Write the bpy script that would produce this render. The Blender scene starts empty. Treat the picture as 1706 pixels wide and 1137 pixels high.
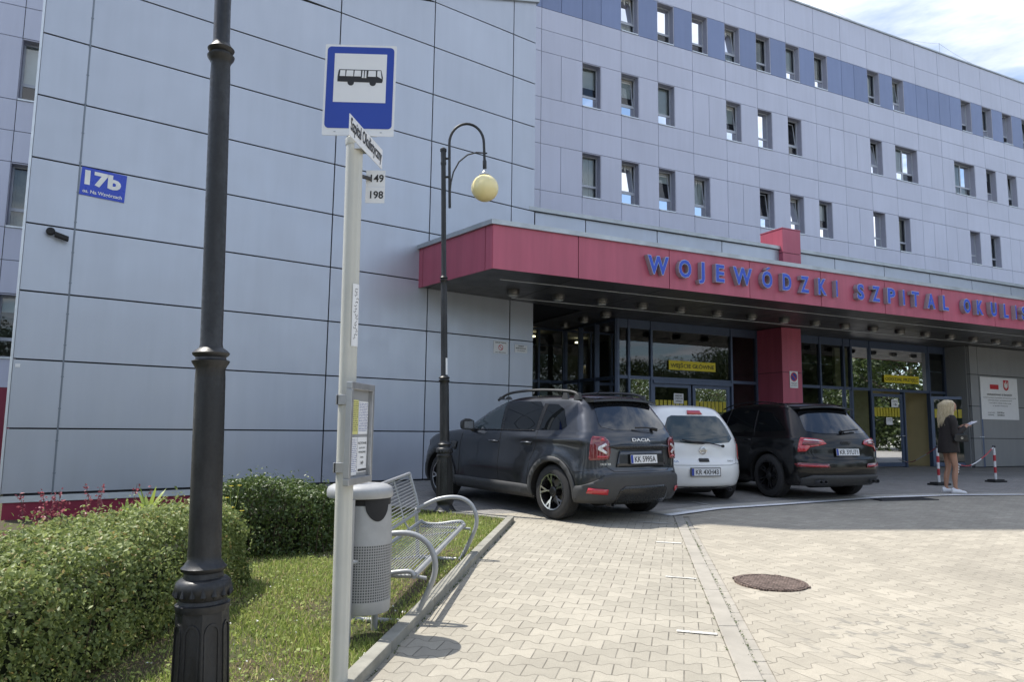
import bpy, bmesh, math, random
import numpy as np
from mathutils import Vector, Matrix, noise
from mathutils.bvhtree import BVHTree
R = math.radians
random.seed(7); rng = np.random.default_rng(7)
SC = bpy.context.scene
COL = SC.collection

# ---------------------------------------------------------------- camera, sky, sun
H0 = 1.38
cd = bpy.data.cameras.new('camera'); cam = bpy.data.objects.new('camera', cd); COL.objects.link(cam)
_p, _r = 0.11601661, 0.01360515
_Rx = Matrix(((1,0,0),(0,math.cos(_p),math.sin(_p)),(0,-math.sin(_p),math.cos(_p))))
_Rz = Matrix(((math.cos(_r),-math.sin(_r),0),(math.sin(_r),math.cos(_r),0),(0,0,1)))
_R = _Rz @ _Rx
def _w(v): return Vector((v[0], v[2], -v[1]))
_rt, _up, _bk = _w(_R[0]), -_w(_R[1]), -_w(_R[2])
cam.matrix_world = Matrix(((_rt.x,_up.x,_bk.x,0),(_rt.y,_up.y,_bk.y,0),(_rt.z,_up.z,_bk.z,H0),(0,0,0,1)))
cd.sensor_width = 36; cd.lens = 1220.69/1706*36; cd.clip_end = 3000; cd.clip_start = 0.05
SC.camera = cam

SUN_V = Vector((-0.513, 0.200, 1.0)).normalized()       # towards the sun
SUN_EL = math.asin(SUN_V.z); SUN_AZ = math.atan2(SUN_V.x, SUN_V.y)
SKY_STR, SUN_STR, EXPO = 0.15, 3.9, 0.66
world = bpy.data.worlds.new('World'); SC.world = world; world.use_nodes = True
def build_world():
    nt = world.node_tree; nt.nodes.clear(); n = nt.nodes.new; l = nt.links.new
    out = n('ShaderNodeOutputWorld'); bg = n('ShaderNodeBackground'); bg.inputs[1].default_value = SKY_STR
    sky = n('ShaderNodeTexSky'); sky.sky_type = 'NISHITA'; sky.sun_disc = False
    sky.sun_elevation = SUN_EL; sky.sun_rotation = SUN_AZ; sky.altitude = 200; sky.air_density = 1.0; sky.dust_density = 1.2; sky.ozone_density = 1.2
    tc = n('ShaderNodeTexCoord'); sep = n('ShaderNodeSeparateXYZ'); l(tc.outputs['Generated'], sep.inputs[0])
    # planar cloud layer: project direction on a plane overhead
    zz = n('ShaderNodeMath'); zz.operation = 'MAXIMUM'; zz.inputs[1].default_value = 0.06; l(sep.outputs[2], zz.inputs[0])
    dx = n('ShaderNodeMath'); dx.operation = 'DIVIDE'; l(sep.outputs[0], dx.inputs[0]); l(zz.outputs[0], dx.inputs[1])
    dy = n('ShaderNodeMath'); dy.operation = 'DIVIDE'; l(sep.outputs[1], dy.inputs[0]); l(zz.outputs[0], dy.inputs[1])
    cb = n('ShaderNodeCombineXYZ'); l(dx.outputs[0], cb.inputs[0]); l(dy.outputs[0], cb.inputs[1])
    mp = n('ShaderNodeMapping'); mp.inputs['Location'].default_value = (3.1, 1.7, 0.0); mp.inputs['Scale'].default_value = (1, 1, 1); l(cb.outputs[0], mp.inputs[0])
    ns = n('ShaderNodeTexNoise'); ns.inputs['Scale'].default_value = 0.75; ns.inputs['Detail'].default_value = 9; ns.inputs['Roughness'].default_value = 0.58; ns.inputs['Distortion'].default_value = 0.25
    l(mp.outputs[0], ns.inputs['Vector'])
    mr = n('ShaderNodeMapRange'); mr.interpolation_type = 'SMOOTHSTEP'; mr.inputs['From Min'].default_value = 0.44; mr.inputs['From Max'].default_value = 0.60; mr.inputs['To Max'].default_value = 0.94
    l(ns.outputs['Fac'], mr.inputs['Value'])
    n2 = n('ShaderNodeTexNoise'); n2.inputs['Scale'].default_value = 1.6; n2.inputs['Detail'].default_value = 6; l(mp.outputs[0], n2.inputs['Vector'])
    cr = n('ShaderNodeMapRange'); cr.inputs['From Min'].default_value = 0.3; cr.inputs['From Max'].default_value = 0.7; cr.inputs['To Min'].default_value = 5.0; cr.inputs['To Max'].default_value = 7.6; l(n2.outputs['Fac'], cr.inputs['Value'])
    cc = n('ShaderNodeCombineColor'); 
    for i, k in enumerate((0.93, 0.97, 1.04)):
        m = n('ShaderNodeMath'); m.operation = 'MULTIPLY'; m.inputs[1].default_value = k; l(cr.outputs[0], m.inputs[0]); l(m.outputs[0], cc.inputs[i])
    mx = n('ShaderNodeMix'); mx.data_type = 'RGBA'; l(mr.outputs[0], mx.inputs['Factor']); l(sky.outputs[0], mx.inputs['A']); l(cc.outputs[0], mx.inputs['B'])
    l(mx.outputs['Result'], bg.inputs[0]); l(bg.outputs[0], out.inputs[0])
build_world()
sd = bpy.data.lights.new('sun', 'SUN'); sd.energy = SUN_STR; sd.angle = R(0.5); sd.color = (1.0, 0.955, 0.88)
sun = bpy.data.objects.new('sun', sd); COL.objects.link(sun)
sun.rotation_euler = SUN_V.to_track_quat('Z', 'Y').to_euler(); sun.location = (-30, 10, 60)
vs = SC.view_settings; vs.view_transform = 'Standard'; vs.look = 'None'; vs.gamma = 1; vs.exposure = EXPO
SC.cycles.max_bounces = 7; SC.cycles.diffuse_bounces = 3; SC.cycles.glossy_bounces = 4; SC.cycles.transparent_max_bounces = 10
SC.cycles.caustics_reflective = False; SC.cycles.caustics_refractive = False

# ---------------------------------------------------------------- node helper
class X:
    """tiny expression -> shader Math nodes"""
    def __init__(s, nt, v): s.nt, s.v = nt, v
    def _op(s, op, *a):
        nd = s.nt.nodes.new('ShaderNodeMath'); nd.operation = op
        for i, q in enumerate((s,)+a):
            q = q.v if isinstance(q, X) else q
            if isinstance(q, (int, float)): nd.inputs[i].default_value = q
            else: s.nt.links.new(q, nd.inputs[i])
        return X(s.nt, nd.outputs[0])
    def __add__(s, o): return s._op('ADD', o)
    __radd__ = __add__
    def __sub__(s, o): return s._op('SUBTRACT', o)
    def __rsub__(s, o): return X(s.nt, float(o))._op('SUBTRACT', s)
    def __mul__(s, o): return s._op('MULTIPLY', o)
    __rmul__ = __mul__
    def __truediv__(s, o): return s._op('DIVIDE', o)
    def abs(s): return s._op('ABSOLUTE')
    def floor(s): return s._op('FLOOR')
    def round(s): return s._op('ROUND')
    def min(s, o): return s._op('MINIMUM', o)
    def max(s, o): return s._op('MAXIMUM', o)
    def gt(s, o): return s._op('GREATER_THAN', o)
    def lt(s, o): return s._op('LESS_THAN', o)
    def pp(s, o): return s._op('PINGPONG', o)
    def map(s, a, b, c, d, smooth=False):
        nd = s.nt.nodes.new('ShaderNodeMapRange'); nd.interpolation_type = 'SMOOTHSTEP' if smooth else 'LINEAR'
        for k, q in zip(('From Min','From Max','To Min','To Max'), (a,b,c,d)): nd.inputs[k].default_value = q
        s.nt.links.new(s.v, nd.inputs['Value']); return X(s.nt, nd.outputs[0])
class Mat:
    def __init__(s, name, base=(.5,.5,.5), rough=.5, metal=0., **kw):
        s.m = bpy.data.materials.new(name); s.m.use_nodes = True; s.nt = s.m.node_tree
        s.b = s.nt.nodes['Principled BSDF']; s.out = s.nt.nodes['Material Output']
        s.b.inputs['Base Color'].default_value = (*base, 1); s.b.inputs['Roughness'].default_value = rough; s.b.inputs['Metallic'].default_value = metal
        for k, v in kw.items(): s.b.inputs[k.replace('_',' ')].default_value = v
    def n(s, t): return s.nt.nodes.new(t)
    def l(s, a, b): s.nt.links.new(a.v if isinstance(a, X) else a, b)
    def coord(s, which='Object'):
        if which == 'World': return s.n('ShaderNodeNewGeometry').outputs['Position']
        return s.n('ShaderNodeTexCoord').outputs[which]
    def sep(s, v):
        nd = s.n('ShaderNodeSeparateXYZ'); s.l(v, nd.inputs[0]); return [X(s.nt, o) for o in nd.outputs]
    def comb(s, a, b, c=0.):
        nd = s.n('ShaderNodeCombineXYZ')
        for i, q in enumerate((a,b,c)):
            if isinstance(q, (int,float)): nd.inputs[i].default_value = q
            else: s.l(q, nd.inputs[i])
        return nd.outputs[0]
    def noise(s, v, scale, detail=3, rough=.5, scl=None):
        nd = s.n('ShaderNodeTexNoise'); nd.inputs['Scale'].default_value = scale; nd.inputs['Detail'].default_value = detail; nd.inputs['Roughness'].default_value = rough
        if scl:
            mp = s.n('ShaderNodeMapping'); mp.inputs['Scale'].default_value = scl; s.l(v, mp.inputs[0]); v = mp.outputs[0]
        s.l(v, nd.inputs['Vector']); return X(s.nt, nd.outputs['Fac'])
    def white(s, v):
        nd = s.n('ShaderNodeTexWhiteNoise'); s.l(v, nd.inputs['Vector']); return X(s.nt, nd.outputs['Value'])
    def vor(s, v, scale):
        nd = s.n('ShaderNodeTexVoronoi'); nd.inputs['Scale'].default_value = scale; s.l(v, nd.inputs['Vector']); return X(s.nt, nd.outputs['Distance'])
    def mix(s, f, a, b):
        nd = s.n('ShaderNodeMix'); nd.data_type = 'RGBA'
        for k, q in (('Factor',f),('A',a),('B',b)):
            if isinstance(q, (int,float)): nd.inputs[k].default_value = q
            elif isinstance(q, tuple): nd.inputs[k].default_value = (*q, 1)
            else: s.l(q, nd.inputs[k])
        return nd.outputs['Result']
    def scale(s, col, f):
        """multiply a colour by a factor"""
        nd = s.n('ShaderNodeVectorMath'); nd.operation = 'SCALE'
        if isinstance(col, tuple): nd.inputs[0].default_value = col
        else: s.l(col, nd.inputs[0])
        s.l(f, nd.inputs['Scale']); return nd.outputs[0]
    def base(s, c): s.l(c, s.b.inputs['Base Color']); return s
    def rough(s, r): s.l(r, s.b.inputs['Roughness']); return s
    def bump(s, h, strength=.3, dist=.01):
        nd = s.n('ShaderNodeBump'); nd.inputs['Strength'].default_value = strength; nd.inputs['Distance'].default_value = dist
        s.l(h, nd.inputs['Height']); s.l(nd.outputs[0], s.b.inputs['Normal']); return s
def simple(name, base, rough=.5, metal=0., var=.08, nscale=6., bump=0., **kw):
    m = Mat(name, base, rough, metal, **kw); P = m.coord('World')
    f = m.noise(P, nscale, 4, .6)
    m.base(m.scale(base, f.map(.25,.75,1-var,1+var)))
    m.rough(m.noise(P, nscale*2.3, 3).map(.3,.7,max(0,rough-.06),min(1,rough+.06)))
    if bump: m.bump(m.noise(P, 90, 2), bump, .004)
    return m.m

# ---------------------------------------------------------------- materials
def mat_panel(name, col, rough=.38, metal=.35, var=.05, streak=.05):
    m = Mat(name, col, rough, metal); P = m.coord('World')
    a = m.n('ShaderNodeAttribute'); a.attribute_name = 'rnd'; r = X(m.nt, a.outputs['Fac'])
    st = m.noise(P, 1.0, 4, .6, (5,5,.45)); bl = m.noise(P, .6, 3)
    f = r.map(0,1,1-var,1+var) * st.map(.3,.7,1-streak,1+streak*.6) * bl.map(.3,.7,.97,1.03)
    m.base(m.scale(col, f)); m.rough(m.noise(P, 3, 3).map(.3,.7,rough-.05,rough+.05))
    m.bump(m.noise(P, .9, 1), .10, .012)
    return m.m
M = {}
M['panel_silver'] = mat_panel('silver_composite_panel', (.445,.48,.55), .36, .4, .03, .035)
M['panel_lilac'] = mat_panel('lilac_cladding_panel', (.59,.612,.745), .5, .0, .03, .04)
M['panel_blue'] = mat_panel('blue_cladding_panel', (.22,.275,.46), .5, .0, .05, .04)
M['panel_red'] = mat_panel('crimson_panel', (.45,.10,.155), .45, .05, .05, .13)
M['panel_red_dark'] = mat_panel('dark_crimson_panel', (.24,.018,.05), .45, .0, .04)
M['panel_grey'] = mat_panel('grey_composite_panel', (.30,.31,.32), .5, .2, .04)
M['soffit'] = mat_panel('dark_soffit_panel', (.10,.097,.095), .42, .25, .08)
M['backing'] = simple('dark_backing', (.02,.022,.026), .8)
M['cap'] = simple('zinc_coping', (.42,.45,.47), .45, .6, .18, 2.5)
M['trim_light'] = simple('light_metal_trim', (.62,.66,.7), .4, .5)
M['frame'] = simple('bluish_window_frame', (.46,.49,.55), .45, .1, .05)
M['frame_dark'] = simple('blue_grey_mullion', (.085,.115,.185), .4, .3, .06)
M['joint_grey'] = simple('joint_profile_grey', (.20,.23,.27), .5, .3)
M['reveal'] = simple('window_reveal', (.45,.46,.56), .6, 0, .06)
M['blind'] = simple('roller_blind', (.80,.81,.80), .9, 0, .08, 3)
M['curtain'] = simple('room_curtain', (.5,.47,.4), .9, 0, .2, 5)
M['room'] = simple('room_interior', (.17,.16,.145), .9, 0, .3, 1.2)
M['black'] = simple('black_rubber', (.012,.012,.013), .7)
M['floor_in'] = simple('interior_floor', (.22,.2,.17), .3)
M['beige_in'] = simple('beige_inner_wall', (.72,.60,.34), .8, 0, .06, 1.5)
def mat_glass(name, tint=(.8,.86,.88), ior=1.9, lo=0.06):
    m = Mat(name); nt = m.nt; nt.nodes.remove(m.b)
    g = m.n('ShaderNodeBsdfGlossy'); g.inputs['Roughness'].default_value = 0.015; g.inputs['Color'].default_value = (.95,.97,1,1)
    t = m.n('ShaderNodeBsdfTransparent'); t.inputs['Color'].default_value = (*tint,1)
    f = m.n('ShaderNodeFresnel'); f.inputs['IOR'].default_value = ior
    P = m.coord('World'); b = m.n('ShaderNodeBump'); b.inputs['Strength'].default_value = .04; b.inputs['Distance'].default_value = .02
    m.l(m.noise(P, 1.1, 1), b.inputs['Height']); m.l(b.outputs[0], g.inputs['Normal']); m.l(b.outputs[0], f.inputs['Normal'])
    mx = m.n('ShaderNodeMixShader'); m.l(f.outputs[0], mx.inputs[0]); m.l(t.outputs[0], mx.inputs[1]); m.l(g.outputs[0], mx.inputs[2])
    m.l(mx.outputs[0], m.out.inputs[0]); return m.m
M['glass'] = mat_glass('clear_window_glass', (.75,.82,.85), 1.75)
M['glass_dark'] = mat_glass('entrance_glass', (.42,.5,.5), 1.72)

# ---------------------------------------------------------------- mesh helper
class MB:
    def __init__(s): s.v, s.f, s.mi, s.rn = [], [], [], []
    def add(s, vs, fs, mi=0, rn=.5):
        o = len(s.v); s.v += [tuple(v) for v in vs]
        for f in fs: s.f.append(tuple(i+o for i in f)); s.mi.append(mi); s.rn.append(rn)
        return s
    def hexa(s, p, mi=0, rn=.5):
        """8 corners: bottom ring 0-3, top ring 4-7"""
        return s.add(p, [(0,3,2,1),(4,5,6,7),(0,1,5,4),(1,2,6,5),(2,3,7,6),(3,0,4,7)], mi, rn)
    def box(s, x0,x1,y0,y1,z0,z1, mi=0, rn=.5, T=None):
        p = [(x0,y0,z0),(x1,y0,z0),(x1,y1,z0),(x0,y1,z0),(x0,y0,z1),(x1,y0,z1),(x1,y1,z1),(x0,y1,z1)]
        if T: p = [T(*q) for q in p]
        return s.hexa(p, mi, rn)
    def prism(s, poly, z0, z1, mi=0, T=None):
        n = len(poly); p = [(x,y,z0) for x,y in poly]+[(x,y,z1) for x,y in poly]
        if T: p = [T(*q) for q in p]
        return s.add(p, [tuple(range(n))[::-1], tuple(range(n,2*n))]+[(i,(i+1)%n,n+(i+1)%n,n+i) for i in range(n)], mi)
    def lathe(s, prof, n=24, mi=0, T=None, closed=False):
        """prof: (r,z) list, revolve about z"""
        vs = []; k = len(prof)
        for r, z in prof:
            for i in range(n):
                a = 2*math.pi*i/n; vs.append((r*math.cos(a), r*math.sin(a), z))
        if T: vs = [T(*q) for q in vs]
        fs = [(j*n+i, j*n+(i+1)%n, (j+1)*n+(i+1)%n, (j+1)*n+i) for j in range(k-1) for i in range(n)]
        if closed: fs += [((k-1)*n+i, (k-1)*n+(i+1)%n, (i+1)%n, i) for i in range(n)]
        else: fs += [tuple(range(n))[::-1], tuple((k-1)*n+i for i in range(n))]
        return s.add(vs, fs, mi)
    def tube(s, pts, r, n=10, mi=0, closed=False):
        pts = [Vector(p) for p in pts]; K = len(pts); rr = r if isinstance(r, (list,tuple)) else [r]*K
        vs = []; prev = None
        for i, p in enumerate(pts):
            if closed: t = pts[(i+1)%K]-pts[i-1]
            else: t = pts[min(i+1,K-1)]-pts[max(i-1,0)]
            t.normalize()
            if prev is None:
                a = Vector((0,0,1)) if abs(t.z) < .9 else Vector((1,0,0)); u = t.cross(a).normalized()
            else: u = (prev - t*prev.dot(t)).normalized()
            prev = u; w = t.cross(u)
            for j in range(n):
                a = 2*math.pi*j/n; vs.append(p + (u*math.cos(a)+w*math.sin(a))*rr[i])
        L = K if closed else K-1
        fs = [(i*n+j, i*n+(j+1)%n, ((i+1)%K)*n+(j+1)%n, ((i+1)%K)*n+j) for i in range(L) for j in range(n)]
        if not closed: fs += [tuple(range(n))[::-1], tuple((K-1)*n+j for j in range(n))]
        return s.add(vs, fs, mi)
    def build(s, name, mats, parent=None, smooth=False, local=True, bevel=0):
        me = bpy.data.meshes.new(name); me.from_pydata(s.v, [], s.f)
        if not isinstance(mats, (list,tuple)): mats = [mats]
        for m in mats: me.materials.append(M[m] if isinstance(m, str) else m)
        me.polygons.foreach_set('material_index', s.mi)
        at = me.attributes.new('rnd', 'FLOAT', 'FACE'); at.data.foreach_set('value', s.rn)
        me.update(); fix_normals(me)
        return link(name, me, parent, smooth, local, bevel)
def fix_normals(me):
    bm = bmesh.new(); bm.from_mesh(me); bmesh.ops.recalc_face_normals(bm, faces=bm.faces); bm.to_mesh(me); bm.free()
def link(name, me, parent=None, smooth=False, local=True, bevel=0):
    o = bpy.data.objects.new(name, me); COL.objects.link(o)
    if smooth:
        me.polygons.foreach_set('use_smooth', [True]*len(me.polygons))
        try: me.set_sharp_from_angle(angle=R(smooth if smooth is not True else 40))
        except Exception: pass
    if parent is not None:
        o.parent = parent
        if not local: o.matrix_parent_inverse = parent_world(parent).inverted()
    if bevel:
        b = o.modifiers.new('bevel','BEVEL'); b.width = bevel; b.segments = 2; b.limit_method = 'ANGLE'
    return o
def parent_world(p):
    m = Matrix.LocRotScale(p.location, p.rotation_euler, p.scale)
    return parent_world(p.parent) @ p.matrix_parent_inverse @ m if p.parent else m
def tag(o, label=None, cat=None, group=None, kind=None):
    if label: o['label'] = label
    if cat: o['category'] = cat
    if group: o['group'] = group
    if kind: o['kind'] = kind
    return o
def empty(name, loc, rz=0, label=None, cat=None, group=None, rx=0, ry=0, sc=1):
    o = bpy.data.objects.new(name, None); COL.objects.link(o); o.location = loc; o.rotation_euler = (rx,ry,rz); o.empty_display_size = .2; o.scale = (sc,sc,sc)
    return tag(o, label, cat, group)
def copy_tree(o, parent=None):
    c = o.copy(); COL.objects.link(c)
    if parent is not None: c.parent = parent; c.matrix_parent_inverse = o.matrix_parent_inverse
    for ch in [q for q in bpy.data.objects if q.parent == o]: copy_tree(ch, c)
    return c
def text_mesh(s, size=1, extrude=0, offset=0, bold=0, align='CENTER', spacing=1.0, shear=0):
    cu = bpy.data.curves.new('t', 'FONT'); cu.body = s; cu.size = size; cu.extrude = extrude; cu.offset = offset+bold
    cu.align_x = align; cu.align_y = 'CENTER'; cu.space_character = spacing; cu.resolution_u = 3; cu.shear = shear
    o = bpy.data.objects.new('t', cu); COL.objects.link(o)
    dg = bpy.context.evaluated_depsgraph_get(); me = bpy.data.meshes.new_from_object(o.evaluated_get(dg))
    bpy.data.objects.remove(o); bpy.data.curves.remove(cu); return me
def place_text(s, o, ux, uy, w=None, h=None, mat='ink', lift=.003, bold=0, size=1., spacing=1.0):
    """mesh of flat writing; o centre, ux right vector, uy up vector; fitted to w x h"""
    me = text_mesh(s, 1, 0, 0, bold, spacing=spacing)
    co = np.array([v.co[:] for v in me.vertices]); mn, mx = co.min(0), co.max(0); c = (mn+mx)/2; e = mx-mn
    sx = w/e[0] if w else (h/e[1] if h else size); sy = h/e[1] if h else sx
    ux, uy = Vector(ux).normalized(), Vector(uy).normalized(); nz = ux.cross(uy); o = Vector(o)
    for v in me.vertices:
        q = (v.co[0]-c[0])*sx, (v.co[1]-c[1])*sy
        v.co = o + ux*q[0] + uy*q[1] + nz*lift
    me.materials.clear(); me.materials.append(M[mat] if isinstance(mat,str) else mat); return me
M['ink'] = simple('black_print', (.02,.02,.022), .6)
M['blue_print'] = simple('blue_print', (.02,.05,.28), .5)
M['white_print'] = simple('white_print', (.8,.8,.78), .5)
M['red_print'] = simple('red_print', (.55,.03,.04), .5)
M['white_sheet'] = simple('white_sheet', (.78,.79,.8), .5, 0, .04, 8)
M['yellow_sheet'] = simple('yellow_foil', (.72,.55,.03), .45, 0, .05)
M['blue_sign'] = simple('blue_sign_foil', (.012,.05,.36), .35, 0, .05)

def gz(x, y):
    """ground height: the forecourt rises gently towards the building"""
    y = np.clip(y, -25, 13.0); return 0.023*y
def kx(y): return -0.72 + (y-3.87)*math.tan(R(8.2))         # walkway's left kerb, inner edge
def garden_z(x, y):
    d = np.maximum(0, kx(y) - x)
    return gz(x, y) - 0.015 - np.minimum(0.055*np.maximum(0, d-1.0), .26)

# ---------------------------------------------------------------- building frames
TG, TL = 0.93011488, 1.12099735
GD = Vector((math.sin(TG), math.cos(TG), 0)); GN = Vector((math.cos(TG), -math.sin(TG), 0)); GO = Vector((-1.753, 14.5, 0))
LD = Vector((math.sin(TL), math.cos(TL), 0)); LN = Vector((math.cos(TL), -math.sin(TL), 0)); CO = Vector((-.36, 12.465, 0)); LO = Vector((0, 25.429, 0))
def FG(t, off, z): return GO + GD*t - GN*off + Vector((0,0,z))
def FC(t, off, z): return CO + LD*t - LN*off + Vector((0,0,z))
def FL(t, off, z): return LO + LD*t - LN*off + Vector((0,0,z))

hosp = empty('hospital_building', (2, 22, 0.3), 0, 'large hospital with silver and lilac panel cladding behind a crimson entrance canopy', 'building')
def part(mb, name, mats, parent=hosp, **k): return mb.build(name, mats, parent, local=False, **k)

def panels(F, ts, zs, mi=0, gap=.011, th=.03, skip=None, mb=None, off=0., mif=None):
    mb = mb or MB()
    for i in range(len(ts)-1):
        for j in range(len(zs)-1):
            if skip and skip(i, j): continue
            tl = (random.random()-.5)*.004
            m = mif(i, j) if mif else mi
            g = gap; t0,t1,z0,z1 = ts[i]+g, ts[i+1]-g, zs[j]+g, zs[j+1]-g
            mb.hexa([F(t0,off+tl,z0),F(t1,off-tl,z0),F(t1,off+th,z0),F(t0,off+th,z0),F(t0,off+tl,z1),F(t1,off-tl,z1),F(t1,off+th,z1),F(t0,off+th,z1)], m, random.random())
    return mb

# --- angled silver wing
gz_rows = [0.325,1.255,2.25,3.25,4.26,5.26,6.23,7.21,8.22,9.26,10.26,11.27]
WTOP = lambda t: 8.34 + (t+6.74)/9.515*2.93
def wing_panels():
    m = MB(); ts = [-6.74,-6.11,-4.065,-2.02,.055,2.12,2.775]; g = .012
    for a, b in zip(ts[:-1], ts[1:]):
        for z0, z1 in zip(gz_rows[:-1], gz_rows[1:]):
            a_, b_ = a+g, b-g; la, lb = min(z1-g, WTOP(a_)), min(z1-g, WTOP(b_))
            if la < z0+.05 and lb < z0+.05: continue
            la, lb = max(la, z0+g+.01), max(lb, z0+g+.01); tl = (random.random()-.5)*.004
            m.hexa([FG(a_,tl,z0+g),FG(b_,-tl,z0+g),FG(b_,.03,z0+g),FG(a_,.03,z0+g),FG(a_,tl,la),FG(b_,-tl,lb),FG(b_,.03,lb),FG(a_,.03,la)], 0, random.random())
    return m
wing = wing_panels()
wb = Vector((-LN.x, -LN.y, 0))   # straight back, square to the main facade
def side(F0, n, zs, back, mi=0, gap=.012, mb=None, step=2.0, th=.03):
    """panels running back from a corner F0 in direction back"""
    per = Vector((-back.y, back.x, 0)); mb = mb or MB()
    for i in range(n):
        for j in range(len(zs)-1):
            a = F0 + back*(i*step+gap+.03); b = F0 + back*((i+1)*step-gap)
            z0, z1 = zs[j]+gap, zs[j+1]-gap
            q = [a, b, b+per*th, a+per*th]
            mb.hexa([(*v.xy, z0) for v in q]+[(*v.xy, z1) for v in q], mi, random.random())
    return mb
side(FG(-6.74,0,0), 6, gz_rows[:9]+[8.3], wb, mb=wing); side(FG(2.745,0,0), 4, [4.9]+gz_rows[5:], wb, mb=wing)
part(wing, 'wing_cladding', 'panel_silver')
core = MB()
_a, _b = FG(-6.70,.035,0), FG(2.74,.035,0); _c, _d = _b+wb*8.4, _a+wb*12.5
core.hexa([(*v.xy,.02) for v in (_a,_b,_c,_d)]+[(*v.xy,z) for v,z in ((_a,8.3),(_b,11.22),(_c,11.22),(_d,8.3))]); part(core, 'wing_core', 'backing')
pl = MB(); pl.box(-6.73,.1,-.012,.03,.21,.30, T=FG); part(pl, 'drip_trim', 'trim_light')
pl = MB(); pl.box(-6.70,-.35,.015,.034,-.06,.208, T=FG); part(pl, 'plinth', 'panel_red_dark')
tr = MB(); tr.box(-6.765,-6.735,-.01,.04,.32,8.3, T=FG)
tj = MB(); tj.box(-6.12,-6.10,-.004,.03,.325,8.5, T=FG)
for z in np.arange(.6, 8.4, .47): tj.box(-6.128,-6.092,-.008,-.002,z,z+.02, T=FG)
part(tj, 'joint_profile', 'joint_grey')
part(tr, 'corner_trim', 'trim_light')
cp = MB(); cq = [(FG(-6.8,-.06,0)),(FG(2.82,-.06,0)),(FG(2.7,.3,0)+wb*8.2),(FG(-6.8,.3,0)+wb*12.6)]; cp.hexa([(*v.xy,z) for v,z in zip(cq,(8.33,11.28,11.28,8.33))]+[(*v.xy,z+.07) for v,z in zip(cq,(8.33,11.28,11.28,8.33))]); part(cp, 'wing_roof', 'cap')
# unseen block added above the wing's roof to cast the forecourt's shadow
tw = MB(); tw.prism([(-6.95,12.95),(-3.6,13.25),(-.35,15.7),(-.2,21),(-8.6,19.0)], 8.0, 20.4); tw.prism([(-6,15.6),(-.45,15.95),(-.3,21),(-6,19.5)], 20.4, 27.5); part(tw, 'added_shade_block', 'panel_silver')

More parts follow.
